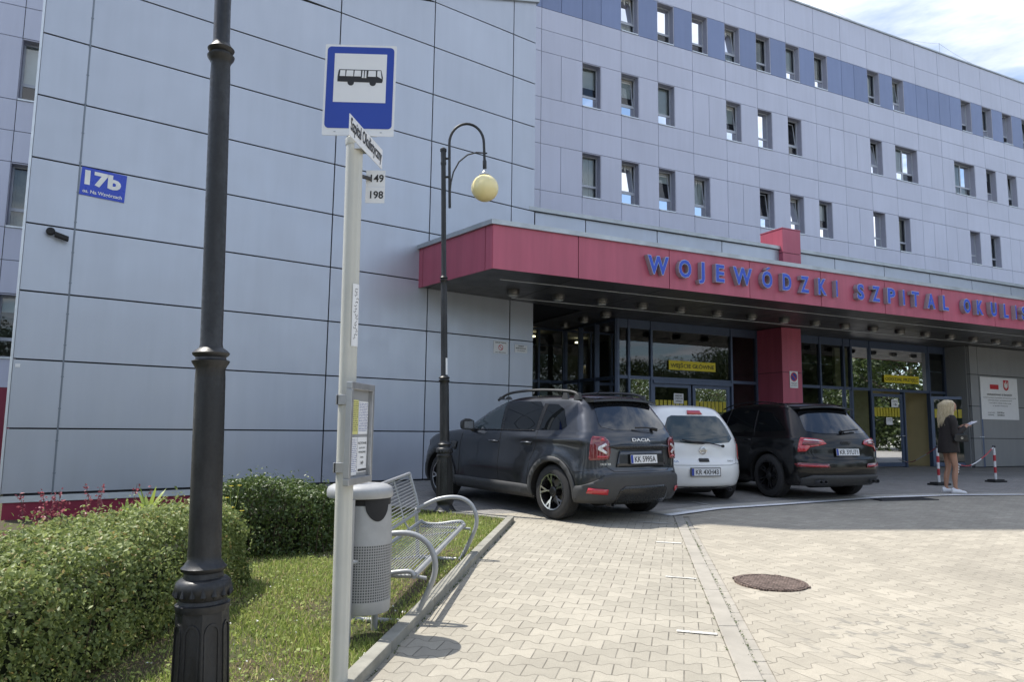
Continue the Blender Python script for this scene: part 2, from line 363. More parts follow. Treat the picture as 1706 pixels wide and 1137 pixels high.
# --- main lilac facade
BAY = 1.7785; T0 = 1.058
def bt(k): return T0 + BAY*k
rows = [4.66,6.46,7.36,8.24,9.95,10.84,11.74,13.53,14.43,15.32,17.05,18.79,19.70,20.93]
rows = [3.0,4.66,5.56,6.44,8.22,9.08] and [3.0,4.66,5.57,6.48,8.24,9.1,9.97,11.75,12.63,13.53][:0] or None
def make_facade():
    WIN, SPL, WIDE = {}, set(), {}
    W1 = [2,3,4,5,6,7,8,10,11,14,15,16,17,18,20]; W2 = [1,2,3,5,6,7,10,15.02,16.05]; W3 = [1,2,3,4,6,7,8,10,11,14.08,15.04]
    zr = {1:(17.05,18.79), 2:(13.53,15.32), 3:(9.97,11.74)}
    wl = [(1,bt(k),.84) for k in W1]+[(2,bt(k),.84) for k in W2]+[(3,bt(k),.84) for k in W3]
    wl += [(2,bt(11),1.62),(2,25.12,1.68)]
    wl += [(1,bt(-9),.84),(2,bt(-9),.84),(3,bt(-9),.84)]
    zL = [3.0,4.68,5.57,6.45,8.25,9.1]
    fac = MB(); tmax = bt(21)
    def row(z0, z1, ts, mi):
        for a, b in zip(ts[:-1], ts[1:]):
            if b-a < .05: continue
            g = .009; tl = (random.random()-.5)*.004
            fac.hexa([FL(a+g,tl,z0+g),FL(b-g,-tl,z0+g),FL(b-g,.03,z0+g),FL(a+g,.03,z0+g),FL(a+g,tl,z1-g),FL(b-g,-tl,z1-g),FL(b-g,.03,z1-g),FL(a+g,.03,z1-g)], mi, random.random())
    core = MB()
    def cols(lo, hi): return [t for t in [bt(k) for k in range(-12,22)] if lo-.01 <= t <= hi+.01]
    for lo, hi in ((bt(-12), bt(-7)), (bt(-1), tmax)):
        if lo > -10: part(fac, 'facade_cladding', ['panel_lilac','panel_blue']); part(core, 'facade_backing', 'backing'); fac.__init__(); core.__init__()
        c = cols(lo, hi)
        for z0, z1 in ((19.70,20.93),(18.79,19.70),(16.19,17.05),(15.32,16.19),(12.63,13.53),(11.74,12.63),(9.1,9.97),(8.24,9.1),(5.57,6.45),(4.68,5.57),(2.2,2.95)): row(z0, z1, c, 0)
        core.box(lo, hi, .035, .05, 18.79, 20.93, T=FL)
        for z0, z1 in ((15.32,17.05),(11.74,13.53),(8.24,9.97),(4.68,6.45),(1.0,2.95)): core.box(lo, hi, .035, .05, z0, z1, T=FL)
        for r, (z0, z1) in list(zr.items())+[(4,(6.45,8.24)),(5,(2.95,4.68))]:
            ws = sorted([(t, w) for rr, t, w in wl if rr == r and lo-.01 <= t < hi]) if r < 4 else ([(bt(-9), .84)] if lo < -10 else [])
            edges = list(c)
            for t in c[:-1]:
                if not any(abs(t-a) < .5 or (a < t < a+w) for a, w in ws): edges.append(t+.85)
            for a, w in ws: edges = [e for e in edges if not (a+.02 < e < a+w-.02)]; edges += [a, a+w]
            edges = sorted(set(round(e,3) for e in edges)); e2 = [edges[0]]
            for e in edges[1:]:
                if e-e2[-1] > .25: e2.append(e)
            for a, w in ws:
                for q in (a, a+w):
                    k = min(range(len(e2)), key=lambda i: abs(e2[i]-q)); e2[k] = q
            for a, b in zip(e2[:-1], e2[1:]):
                if any(abs(a-t) < .03 for t, w in ws) and any(abs(b-t-w) < .03 for t, w in ws): continue
                row(z0, z1, [a, b], 1 if r == 1 else 0); core.box(a, b, .035, .05, z0, z1, T=FL)
    part(fac, 'facade_cladding', ['panel_lilac','panel_blue']); part(core, 'facade_backing', 'backing')
    # windows
    k = 0
    for r, t, w in wl + [(4,bt(-9),.84),(5,bt(-9),.84)]:
        z0, z1 = {**zr, 4:(6.45,8.24), 5:(2.95,4.68)}[r]; z0 += .03; z1 -= .01; k += 1
        b = MB(); D = .26
        b.box(t+w-.028, t+w, .0, D+.06, z0, z1, 1, T=FL); b.box(t, t+.012, .01, D+.06, z0, z1, 1, T=FL)
        b.box(t+.012, t+w-.028, .0, D+.06, z1-.03, z1, 1, T=FL); b.box(t+.012, t+w-.028, -.03, D+.06, z0-.03, z0+.012, 2, T=FL)
        a0, a1 = t+.012, t+w-.028; zm = z0 + .30*(z1-z0); f = .043
        def fr(x0,x1,y0,y1,d0=D,d1=D+.05,tilt=0):
            TT = (lambda x,y,z: FL(x, y+tilt*(z-y0), z)) if tilt else FL
            for q in ((x0,x0+f,y0,y1),(x1-f,x1,y0,y1),(x0+f,x1-f,y0,y0+f),(x0+f,x1-f,y1-f,y1)): b.box(q[0],q[1],d0,d1,q[2],q[3],0,T=TT)
        halves = [(a0,a1)] if w < 1 else [(a0,(a0+a1)/2),((a0+a1)/2,a1)]
        til = random.random() < .35 and w < 1
        wf = None
        for (x0,x1) in halves:
            fr(x0,x1,z0+.012,zm,D,D+.06); fr(x0,x1,zm,z1-.03,D,D+.06)
            if til: fr(x0+.05,x1-.05,zm+.05,z1-.09,D+.03,D+.07,tilt=.13)
        wf = part(b, 'window', ['frame','reveal','trim_light'])
        p = MB()
        for (x0,x1) in halves:
            p.add([FL(x0+f,D+.02,z0+.05),FL(x1-f,D+.02,z0+.05),FL(x1-f,D+.02,zm-.04),FL(x0+f,D+.02,zm-.04)], [(0,1,2,3)])
            if til: p.add([FL(x0+.1,D+.06,zm+.09),FL(x1-.1,D+.06,zm+.09),FL(x1-.1,D+.06+.13*.9,z1-.12),FL(x0+.1,D+.06+.13*.9,z1-.12)], [(0,1,2,3)])
            else: p.add([FL(x0+f,D+.02,zm+.05),FL(x1-f,D+.02,zm+.05),FL(x1-f,D+.02,z1-.08),FL(x0+f,D+.02,z1-.08)], [(0,1,2,3)])
        p.build('pane', 'glass', wf, local=True)
        rb = MB(); rb.box(t-.25, t+w+.25, D+.22, 1.6, z0-.2, z1+.3, 0, T=FL)
        rb.f = [q for i, q in enumerate(rb.f) if i != 2]; rb.mi = rb.mi[:5]; rb.rn = rb.rn[:5]     # open towards the window
        rb.build('room', 'room', wf, local=True)
        u = random.random()
        if u < .9:
            bl = MB(); depth = random.choice([.25,.45,.55,.7,1.0]) if u < .5 else 1.0
            zb = z1-.05-(z1-z0-.1)*depth; n = 1 if u < .5 else 9
            for q in range(n):
                x0, x1 = a0+(a1-a0)*q/n, a0+(a1-a0)*(q+1)/n
                dd = 0 if n == 1 else .02*math.sin(q*2.1)
                bl.add([FL(x0,D+.17+dd,zb),FL(x1,D+.17-dd,zb),FL(x1,D+.17-dd,z1),FL(x0,D+.17+dd,z1)], [(0,1,2,3)])
            bl.build('blind', 'blind' if u < .5 or random.random() < .6 else 'curtain', wf, local=True)
    cp = MB(); cp.box(bt(-12), tmax, -.05, .5, 20.93, 21.0, T=FL); part(cp, 'parapet_coping', 'cap')
    rf = MB(); rf.box(bt(-12), tmax, .5, 14, 20.8, 20.93, T=FL); part(rf, 'main_roof', 'backing')
    bs = MB(); bs.box(bt(-12), bt(-7), .0, .04, -.1, 2.2, T=FL); part(bs, 'base_panel', 'panel_red_dark')
    en = MB(); en.box(bt(-12), bt(-12)+.2, 0, 14, 0, 20.9, T=FL); en.box(tmax-.2, tmax, 0, 14, 0, 20.9, T=FL); en.box(bt(-12), tmax, 13.8, 14, 0, 20.9, T=FL); part(en, 'end_wall', 'panel_lilac')
hosp_inv = parent_world(hosp).inverted()
make_facade()
# roof vent, lightning rods and wire
v = MB(); v.hexa([FL(17.75,.3,21),FL(18.95,.3,21),FL(18.95,1.8,21),FL(17.75,1.8,21),FL(17.75,.5,21.42),FL(18.6,.5,21.42),FL(18.6,1.6,21.42),FL(17.75,1.6,21.42)]); part(v, 'roof_vent', 'cap')
def rodwire():
    r = MB()
    for t in (15.5, 25.0, 34.0): r.tube([FL(t,.35,20.95),FL(t,.35,21.83)], .012, 6)
    for a, b in ((7,15.5),(15.5,25.0),(25.0,34.0)):
        r.tube([FL(a+(b-a)*u,.35,21.8-.55*4*u*(1-u)*(1.0 if a>8 else .2)) for u in np.linspace(0,1,14)], .006, 5)
    part(r, 'lightning_conductor', 'cap')
rodwire()

# --- low entrance block
lb = panels(FC, [2.38,3.73]+[3.73+2.063*k for k in range(1,19)], [4.9,6.24], 0, .012, off=3.0)
part(lb, 'upper_strip', 'panel_silver')
b = MB(); b.box(2.38, 40, 3.035, 3.06, 4.6, 6.24, T=FC); part(b, 'strip_backing', 'backing')
b = MB(); b.box(2.2, 40, 2.93, 3.4, 6.24, 6.33, T=FC); part(b, 'block_coping', 'cap')
b = MB(); b.box(2.3, 40, 3.4, 11.5, 6.2, 6.28, T=FC); part(b, 'block_roof', 'backing')

# canopy
CH0, CH1 = 4.1, 4.885
can = MB(); ts = [0,1.734]+[1.734+2.0745*k for k in range(1,19)]
for a, b_ in zip(ts[:-1], ts[1:]): can.box(a+.008, b_-.008, 0, .03, CH0, CH1, 0, random.random(), T=FC)
cside = Vector((-1.883,14.403,0)) - CO; cl = cside.length; cu = cside.normalized(); cn = Vector((cu.y,-cu.x,0))*-1
if cn.x > 0: cn = -cn
def FS(s, off, z): return CO + cu*s - cn*off + Vector((0,0,z))
for a, b_ in ((0.0,.215),(.215,2.32),(2.32,cl+.1)): can.box(a+.008, b_-.008, 0, .03, CH0, CH1, 0, random.random(), T=FS)
canopy = part(can, 'canopy', 'panel_red')
def sub(mb, name, mats, parent=canopy, **k):
    o = mb.build(name, mats, parent, local=True, **k); return o
def soffit():
    m = MB(); step = 2.0745; pts = [CO.copy()]
    ends = [FC(0,0,0), Vector((-1.883,14.403,0)), FG(2.77,0,0)]
    # strips parallel to the fascia, cut at fascia seams
    strips = [0.03,.86,1.70,2.54,3.38,4.2,5.0,5.8,6.5]
    for k in range(len(strips)-1):
        o0, o1 = strips[k]+.006, strips[k+1]-.006
        te = [-2.4+0]+[1.734+2.0745*q for q in range(-1,19)]
        for a, b_ in zip(te[:-1], te[1:]):
            if b_ < -3: continue
            a2, b2 = a+.01, b_-.01
            if o0 > 4.1 and a2 > 5.2: continue
            if o0 > 4.1: b2 = min(b2, 5.25)
            q = [FC(a2,o0,0),FC(b2,o0,0),FC(b2,o1,0),FC(a2,o1,0)]
            # clip on the canopy's side line and the wing wall
            for (p0, nrm) in ((FS(0,.03,0), -cn), (FG(0,-.02,0), GN) if True else None,):
                if nrm is GN and a2 > 2.2: continue
                out = []
                if not q: break
                for i in range(len(q)):
                    A, B = q[i], q[(i+1)%len(q)]; da, db = (A-p0).dot(nrm), (B-p0).dot(nrm)
                    if da >= 0: out.append(A)
                    if da*db < 0: out.append(A+(B-A)*(da/(da-db)))
                q = out
            if len(q) >= 3: 
                n = len(q); m.add([(*v.xy, CH0+.01) for v in q]+[(*v.xy, CH0+.03) for v in q], [tuple(range(n))[::-1], tuple(range(n,2*n))]+[(i,(i+1)%n,n+(i+1)%n,n+i) for i in range(n)], 0, random.random())
    return m
sub(soffit(), 'soffit', 'soffit')
b = MB(); b.prism([FS(0,.031,0).xy if 0 else FC(.04,.035,0).xy, FS(cl-.02,.035,0).xy, FG(2.7,-.02,0).xy, FC(2.2,6.9,0).xy, FC(40,6.9,0).xy, FC(40,.035,0).xy], CH0+.04, CH1-.02); sub(b, 'canopy_core', 'backing')
b = MB(); b.prism([FS(0,-.035,0).xy if 0 else (FC(-.04,-.045,0)).xy, FS(cl,-.045,0).xy, FS(cl,.3,0).xy, FC(.35,.3,0).xy, FC(40,.3,0).xy, FC(40,-.045,0).xy], CH1, CH1+.085); sub(b, 'canopy_coping', 'cap')
b = MB(); b.prism([FC(.25,.25,0).xy, FS(cl-.02,.25,0).xy, FG(2.6,-.05,0).xy, FC(2.5,3.05,0).xy, FC(40,3.05,0).xy, FC(40,.25,0).xy], CH1-.01, CH1+.05); sub(b, 'canopy_roof', 'backing')
# soffit joint lines (thin bright beads)
b = MB()
for o_ in (.86,2.54): 
    b.box(.55 if o_ < 1 else 1.6, 40, o_-.006, o_+.006, CH0, CH0+.02, T=FC)
sub(b, 'soffit_bead', 'trim_light')
M['lamp_rim'] = simple('downlight_rim', (.16,.155,.15), .35, .7); M['lamp_glass'] = simple('downlight_glass', (.5,.5,.47), .25, 0)
def downlights():
    spots = [(1.24+1.0555*k, 1.72) for k in range(28)] + [(4.42,3.2),(4.42,4.2),(4.5,5.3)]
    me = None
    for t, o_ in spots:
        c = FC(t, o_, CH0)
        if me is None:
            m = MB(); m.lathe([(.13,.02),(.135,-.03),(.125,-.09),(.10,-.10)], 20, 0); m.lathe([(.098,-.095),(.09,-.115),(.05,-.128),(.001,-.13)], 20, 1)
            o = m.build('downlight', ['lamp_rim','lamp_glass'], canopy, smooth=True); me = o.data
        else:
            o = bpy.data.objects.new('downlight', me); COL.objects.link(o); o.parent = canopy
        o.location = c
downlights()

# red column and its head above the canopy
b = MB()
zs = [0.3,1.45,2.9,4.1]
for z0, z1 in zip(zs[:-1], zs[1:]): b.box(9.72,10.42,2.87,3.78,z0+.008,z1-.008,0,random.random(),T=FC)
b.box(9.74,10.40,2.89,3.76,.3,4.1,1,T=FC)
for z0, z1 in ((4.9,6.14),(6.14,6.80)): b.box(9.84,10.50,2.85,3.65,z0+.008,z1-.008,0,random.random(),T=FC)
b.box(9.86,10.48,2.87,3.63,4.9,6.79,1,T=FC); b.box(9.832,10.508,2.842,3.658,6.80,6.83,0,.2,T=FC)
part(b, 'red_column', ['panel_red','backing'])

# fascia lettering
M['letter_side'] = simple('letter_return_metal', (.42,.42,.44), .4, .4); M['letter_face'] = simple('blue_letter_face', (.022,.075,.52), .35); M['letter_rim'] = simple('letter_rim', (.42,.52,.75), .4)
LET = [('W',3.202,3.717),('O',3.946,4.264),('J',4.44,4.60),('E',4.878,5.108),('W',5.326,5.853),('Ó',6.111,6.409),('D',6.692,6.952),('Z',7.214,7.473),('K',7.743,8.006),('I',8.296,8.345),
 ('S',8.964,9.199),('Z',9.458,9.723),('P',9.973,10.248),('I',10.506,10.572),('T',10.82,11.083),('A',11.373,11.673),('L',11.954,12.174),('O',12.747,13.029),('K',13.271,13.537),('U',13.839,14.091),('L',14.378,14.578),('I',14.884,14.93),
 ('S',15.15,15.42),('T',15.68,15.94),('Y',16.18,16.45),('C',16.72,16.98),('Z',17.24,17.5),('N',17.78,18.05),('Y',18.3,18.57)]
def letters():
    for ch, t0, t1 in LET:
        m = MB()
        for depth, off, mi_s, mi_f, shr in ((.11, .01, 0, 2, 0.0), (.006, -.112, 1, 1, -.022)):
            me = text_mesh('O' if ch == 'Ó' else ch, 1, .5, shr, .045)
            co = np.array([v.co[:] for v in me.vertices]); mn, mx = co.min(0), co.max(0)
            capf = 1.0
            if shr == 0: ref = (mn.copy(), mx.copy(), capf)
            rmn, rmx, cf = ref
            vs = []
            for x, y, z in co:
                t = t0 + (x-rmn[0])/(rmx[0]-rmn[0])*(t1-t0); zz = 4.322 + (y-rmn[1])/(rmx[1]-rmn[1])*.372*cf
                if ch == 'J': zz = 4.694 - (rmx[1]-y)/(rmx[1]-rmn[1])*.45
                dd = -.115 + (.5-z)*depth if depth > .05 else -.121 + (.5-z)*.006
                vs.append(FC(t, dd, zz))
            fs = [tuple(p.vertices) for p in me.polygons]; nr = [p.normal.z for p in me.polygons]
            o = len(m.v); m.v += [tuple(v) for v in vs]
            for f, nz in zip(fs, nr):
                m.f.append(tuple(i+o for i in f)); m.mi.append(mi_f if nz > .9 else mi_s); m.rn.append(.5)
        if ch == 'Ó':
            for d0, d1, g_, mi_ in ((-.115,-.005,0,0),(-.121,-.1155,.010,1)):
                m.hexa([FC(t0+.10+g_,d0,4.712+g_*.6),FC(t0+.17,d0,4.712+g_*.6),FC(t0+.17,d1,4.712+g_*.6),FC(t0+.10+g_,d1,4.712+g_*.6),FC(t0+.17+g_,d0,4.775-g_*.6),FC(t0+.26-g_,d0,4.775-g_*.6),FC(t0+.26-g_,d1,4.775-g_*.6),FC(t0+.17+g_,d1,4.775-g_*.6)], mi_)
        me = bpy.data.meshes.new('letter'); me.from_pydata(m.v, [], m.f)
        for q in ('letter_side','letter_face','letter_rim'): me.materials.append(M[q])
        me.polygons.foreach_set('material_index', m.mi)
        o = link('letter', me, canopy)
letters()

# --- entrance glazing
def glazing(F, ts, off, z0, ztr, z1, name='entrance_glazing', doors=(), w=.06, top=.22, skip_low=()):
    fr = MB()
    for i, t in enumerate(ts): fr.box(t-w/2, t+w/2, off-.05, off+.07, z0, z1, T=F)
    for i in range(len(ts)-1):
        a, b_ = ts[i]+w/2, ts[i+1]-w/2
        fr.box(a,b_,off-.03,off+.05,z1-top,z1,T=F); fr.box(a,b_,off-.03,off+.05,ztr-.04,ztr+.04,T=F)
        if i not in skip_low: fr.box(a,b_,off-.03,off+.05,z0,z0+.1,T=F)
    f = part(fr, name, 'frame_dark')
    g = MB()
    for i in range(len(ts)-1):
        a, b_ = ts[i]+w/2, ts[i+1]-w/2
        g.add([F(a,off,ztr+.04),F(b_,off,ztr+.04),F(b_,off,z1-top),F(a,off,z1-top)],[(0,1,2,3)])
        if i not in skip_low: g.add([F(a,off,z0+.1),F(b_,off,z0+.1),F(b_,off,ztr-.04),F(a,off,ztr-.04)],[(0,1,2,3)])
    o = g.build('glass_pane', 'glass_dark', f, local=True)
    return f
ZF = .3
glazing(FC, [5.14,5.47,6.16,8.80,9.70], 3.8, ZF, 2.64, 4.1, skip_low=(2,))
glazing(FC, [10.44,11.36,12.14,13.11,13.42,14.25,16.95,17.75], 3.8, ZF, 2.63, 4.1, skip_low=(5,))
glazing(FC, [20.95,22.5,24.5,27,30], 3.4, ZF, 2.63, 4.1)
def FV(t, off, z): return FC(5.14-off, 3.8+t, z)
glazing(FV, [0.0,.95,1.75,2.6], 0, ZF, 2.62, 4.1, 'vestibule_side_glazing', top=.05)
glazing(FC, [2.36,2.62,3.6,4.3,5.14], 6.4, ZF, 2.62, 4.1, 'vestibule_back_glazing', top=.05)
def door(name, F, t0, t1, off, z1, T=None, f=.09, kick=.14, hardware=1):
    m = MB(); T = T or F
    for q in ((t0,t0+f,ZF+.02,z1),(t1-f,t1,ZF+.02,z1),(t0+f,t1-f,ZF+.02,ZF+kick),(t0+f,t1-f,z1-f,z1)): m.box(q[0],q[1],off-.025,off+.03,q[2],q[3],T=T)
    d = part(m, name, 'frame_dark')
    g = MB(); g.add([T(t0+f,off,ZF+kick),T(t1-f,off,ZF+kick),T(t1-f,off,z1-f),T(t0+f,off,z1-f)],[(0,1,2,3)])
    o = g.build('glass_pane','glass_dark',d)
    s_ = MB(); n = int((t1-t0-2*f)/.13)
    for i in range(n):
        a = t0+f+.02+i*.13; s_.box(a,a+.1,off-.012,off-.008,1.83,2.1,T=T)
    o = s_.build('safety_stripe','yellow_dim',d)
    h = MB(); tt = t1-f/2 if hardware > 0 else t0+f/2
    h.tube([T(tt,off-.03,1.25),T(tt,off-.09,1.25),T(tt-.13*hardware,off-.09,1.25)], .012, 8)
    o = h.build('door_handle','trim_light',d,smooth=True)
    return d
M['yellow_dim'] = simple('yellow_safety_foil', (.5,.42,.03), .5, 0, .08)
for a, b_ in ((6.2,7.44),(7.5,8.76)): door('sliding_door', FC, a, b_, 3.83, 2.52)
m = MB(); m.box(6.19,8.77,3.72,3.9,2.52,2.6,T=FC); part(m, 'door_header', 'frame_dark')
door('fixed_leaf', FC, 14.30, 15.68, 3.83, 2.52)
m = MB(); m.box(15.69,15.75,3.76,3.9,ZF,2.6,T=FC); part(m, 'door_post', 'frame_dark')
def FD(t, off, z):   # open leaf swung outwards about the hinge
    a = R(-62); return FC(16.93 + t*math.cos(a)*-1*-1 if 0 else 16.93 + t*.95, 3.78 - t*.55 + off, z)
door('open_leaf', FD, 0.0, 1.42, 0.0, 2.5)
# interior: floor, back walls, ceiling lights
m = MB(); m.box(2.4,34,6.45 if 0 else 3.9,10.5,ZF-.04,ZF+.005,T=FC); part(m,'interior_floor','floor_in')
m = MB(); m.box(5.2,34,10.4,10.5,ZF,4.1,T=FC); m.box(2.4,5.1,9.4,9.5,ZF,4.1,T=FC); m.box(9.8,10.3,3.9,10.4,ZF,4.1,T=FC); m.box(5.2,34,3.95,10.4,4.15,4.2,T=FC); m.box(2.4,5.2,6.5,10.4,4.15,4.2,T=FC); part(m,'interior_wall','room')
m = MB(); m.box(17.15,17.25,3.95,7.0,ZF,4.1,T=FC); m.box(14.9,18.5,5.6,5.7,ZF,4.1,T=FC); part(m,'inner_lobby_wall','beige_in')
M['lit'] = Mat('lit_ceiling_lamp', (.9,.8,.6), .5, 0, Emission_Color=(1,.82,.5,1), Emission_Strength=5.0).m
m = MB()
for t, o_ in ((3.6,8.2),(4.7,7.6)): m.lathe([(.12,0),(.12,.03)], 16, T=lambda x,y,z,c=FC(t,o_,4.0): (c.x+x,c.y+y,c.z+z))
part(m, 'ceiling_lamp', 'lit')
# grey ground-floor walls right of the doors
b = panels(FC, [17.80,18.20,20.92], [.32,1.2,2.2,3.2,4.1], 0, .01, off=3.0)
for z0, z1 in zip([.32,1.2,2.2,3.2],[1.2,2.2,3.2,4.1]):
    b.box(17.79,17.82,3.04,3.8,z0+.01,z1-.01,T=FC,rn=random.random())
part(b, 'entrance_wall', 'panel_grey')
m = MB(); m.box(17.83,20.9,3.035,3.5,.3,4.1,T=FC); part(m,'entrance_wall_backing','backing')
m = MB(); m.box(17.76,17.79,3.1,3.85,ZF,4.1,T=FC); part(m,'wall_edge','panel_grey')

# ================================================================ ground
def mat_pavers(name, az, L=.185, H=.135, base=(.362,.332,.270), amp=.13, joint=.0045, jdark=.5, stains=False):
    """interlocking double-T blocks: rows of blocks with stepped long joints"""
    m = Mat(name, base, .85); P = m.coord('World'); x, y, z = m.sep(P)
    wob = m.noise(P, 1.3, 2)
    ca, sa = math.sin(R(az)), math.cos(R(az))          # row direction
    u = (x*ca + y*sa)/L + (wob-.5)*.12; v = (y*ca - x*sa)/H + (wob-.5)*.15
    tri = u.pp(.5); w = ((tri-.25)*9.0).max(-1.0).min(1.0)*amp
    k = v.round(); par = 1.0 - (k*.5 - (k*.5).floor())*4.0
    pos = k + par*w; d1 = (v-pos).abs()*H
    row = k - v.lt(pos)
    uj = u + row*.5; d2 = (uj - uj.round()).abs()*L
    d = d1.min(d2); mask = d.map(joint*.35, joint*1.3, 1, 0, True)
    far = m.noise(P, .55, 3)
    cell = m.white(m.comb(uj.floor(), row, 0.))
    grain = m.noise(P, 160, 2, .7); blot = m.noise(P, 7, 4, .65)
    f = cell.map(0,1,.88,1.08)*grain.map(.3,.7,.84,1.14)*blot.map(.3,.7,.92,1.06)*far.map(.3,.7,.88,1.08)
    col = m.scale(base, f)
    jn = m.noise(P, 5, 3).map(.35,.65,.35,1.0)
    fac = mask*jn*jdark*1.25
    col = m.mix(fac.min(.92), col, (.10,.09,.07))
    if stains:
        sx, sy = (x-2.75)/1.1, (y-4.75)/.85
        rr = (sx*sx+sy*sy)
        st = m.noise(P, 9, 3, .55).map(.54,.64,0,1,True) * rr.map(.2,1.3,1,0,True)
        col = m.mix((st*.55), col, (.16,.155,.14))
        chips = m.vor(P, 5.1).map(.02,.05,1,0,True) * m.noise(P, 2.2, 2).map(.5,.6,0,1)
        col = m.mix(chips*.7, col, (.1,.09,.08))
    m.base(col); m.rough(grain.map(.3,.7,.75,.95))
    h = mask*-1.0 + grain*.25 + cell*.15
    m.bump(h, .55, .006); return m.m
M['pav_walk'] = mat_pavers('walkway_blocks', 103, jdark=.75, joint=.004)
M['pav_road'] = mat_pavers('road_blocks', 63, L=.21, H=.15, base=(.368,.333,.268), amp=.17, jdark=.55, joint=.004, stains=True)
M['pav_park'] = mat_pavers('forecourt_blocks', 64, base=(.26,.25,.235), jdark=.7, joint=.006)
M['kerb'] = simple('kerb_concrete', (.33,.305,.26), .85, 0, .16, 5, bump=.4)
M['kerb_old'] = simple('weathered_kerb_concrete', (.27,.26,.22), .9, 0, .22, 7, bump=.5)
def sheet(name, poly, mat, dz=0., zf=gz, cut=(0.,13.)):
    bm = bmesh.new(); f = bm.faces.new([bm.verts.new((x,y,0)) for x,y in poly])
    for c in cut: bmesh.ops.bisect_plane(bm, geom=bm.verts[:]+bm.edges[:]+bm.faces[:], plane_co=(0,c,0), plane_no=(0,1,0))
    for v in bm.verts: v.co.z = float(zf(v.co.x, v.co.y)) + dz
    bmesh.ops.triangulate(bm, faces=[q for q in bm.faces if len(q.verts) > 4])
    me = bpy.data.meshes.new(name); bm.to_mesh(me); bm.free(); me.materials.append(M[mat]); fix_up(me)
    return tag(link(name, me), kind='structure')
def fix_up(me):
    bm = bmesh.new(); bm.from_mesh(me)
    for f in bm.faces:
        if f.normal.z < 0: f.normal_flip()
    bm.to_mesh(me); bm.free()
M['far_ground'] = simple('distant_ground', (.20,.20,.16), .95, 0, .3, .3)
def xr(y, o=0.): return 1.195 + o + (y-3.94)*math.tan(R(9.25))
sheet('ground', [(-220,-220),(260,-220),(260,260),(-220,260)], 'far_ground', -.32 if 0 else -.36)
WL = [(2.14,9.9),(3.02,10.66),(4.07,11.2),(5.26,11.84),(6.18,12.34),(7.8,12.88),(9.06,13.08),(12,13.5),(17,13.9),(40,14.6)]
LEDGE = lambda y: .05-(y-9.35)*1.5
sheet('walkway', [(kx(-14),-14),(xr(-14),-14),(xr(9.9),9.9),(.9,10.3),(-.55,9.75),(kx(9.3),9.3)], 'pav_walk', 0)
sheet('forecourt', [(.9,10.3),(xr(9.9),9.9)]+WL+[(40,40),(-1,34),(-.9,16),(-6.6,11.4),(-4.6,12.45),(-.55,9.75)][:0] + ([(40,46),(2,30),(-1.0,15.4),(-5.2,12.2),(-4.55,12.42),(-.55,9.75)] if 1 else []), 'pav_park', 0)
sheet('road', [(xr(-14,.20),-14),(60,-14),(60,14.8)]+WL[::-1]+[(xr(9.9,.20),9.9)], 'pav_road', -.009)
def strip(mb, pts_l, pts_r, dzt, dzb, mi=0, zf=gz, seg=None):
    for i in range(len(pts_l)-1):
        a, b, c, d = pts_l[i], pts_r[i], pts_r[i+1], pts_l[i+1]
        q = [a,b,c,d]; mb.hexa([(x,y,float(zf(x,y))+dzb) for x,y in q]+[(x,y,float(zf(x,y))+dzt+random.uniform(-.0015,.0015)) for x,y in q], mi, random.random())
def kerb_line(name, f0, f1, y0, y1, dzt, mat, gap=.004, step=1.0):
    mb = MB(); y = y0
    while y < y1-.01:
        e = min(y+step, y1); strip(mb, [(f0(y+gap),y+gap),(f0(e-gap),e-gap)], [(f1(y+gap),y+gap),(f1(e-gap),e-gap)], dzt, -.3); y = e
    o = mb.build(name, mat, bevel=.006); return tag(o, kind='structure')
kerb_line('kerb_right', lambda y: xr(y,.004), lambda y: xr(y,.125), -14.3, 9.88, .008, 'kerb', step=.96)
kerb_line('gutter_strip', lambda y: xr(y,.13), lambda y: xr(y,.205), -14.3, 9.88, -.014, 'kerb', step=.2, gap=.002)
kerb_line('kerb_left', lambda y: kx(y)-.085, lambda y: kx(y), -14.3, 9.25, .062, 'kerb_old', step=.98)
mb = MB(); pts = [(kx(9.25),9.26),(kx(9.3)-.05,9.42),(-.28,9.62),(-.9,10.03),(-2.4,11.03),(-4.5,12.43)]
pl_ = [(kx(9.25)-.085,9.26),(kx(9.3)-.12,9.36),(-.33,9.55),(-.95,9.95),(-2.45,10.95),(-4.55,12.35)]
strip(mb, pts, pl_, .02, -.2); tag(mb.build('lawn_edging', 'kerb_old'), kind='structure')
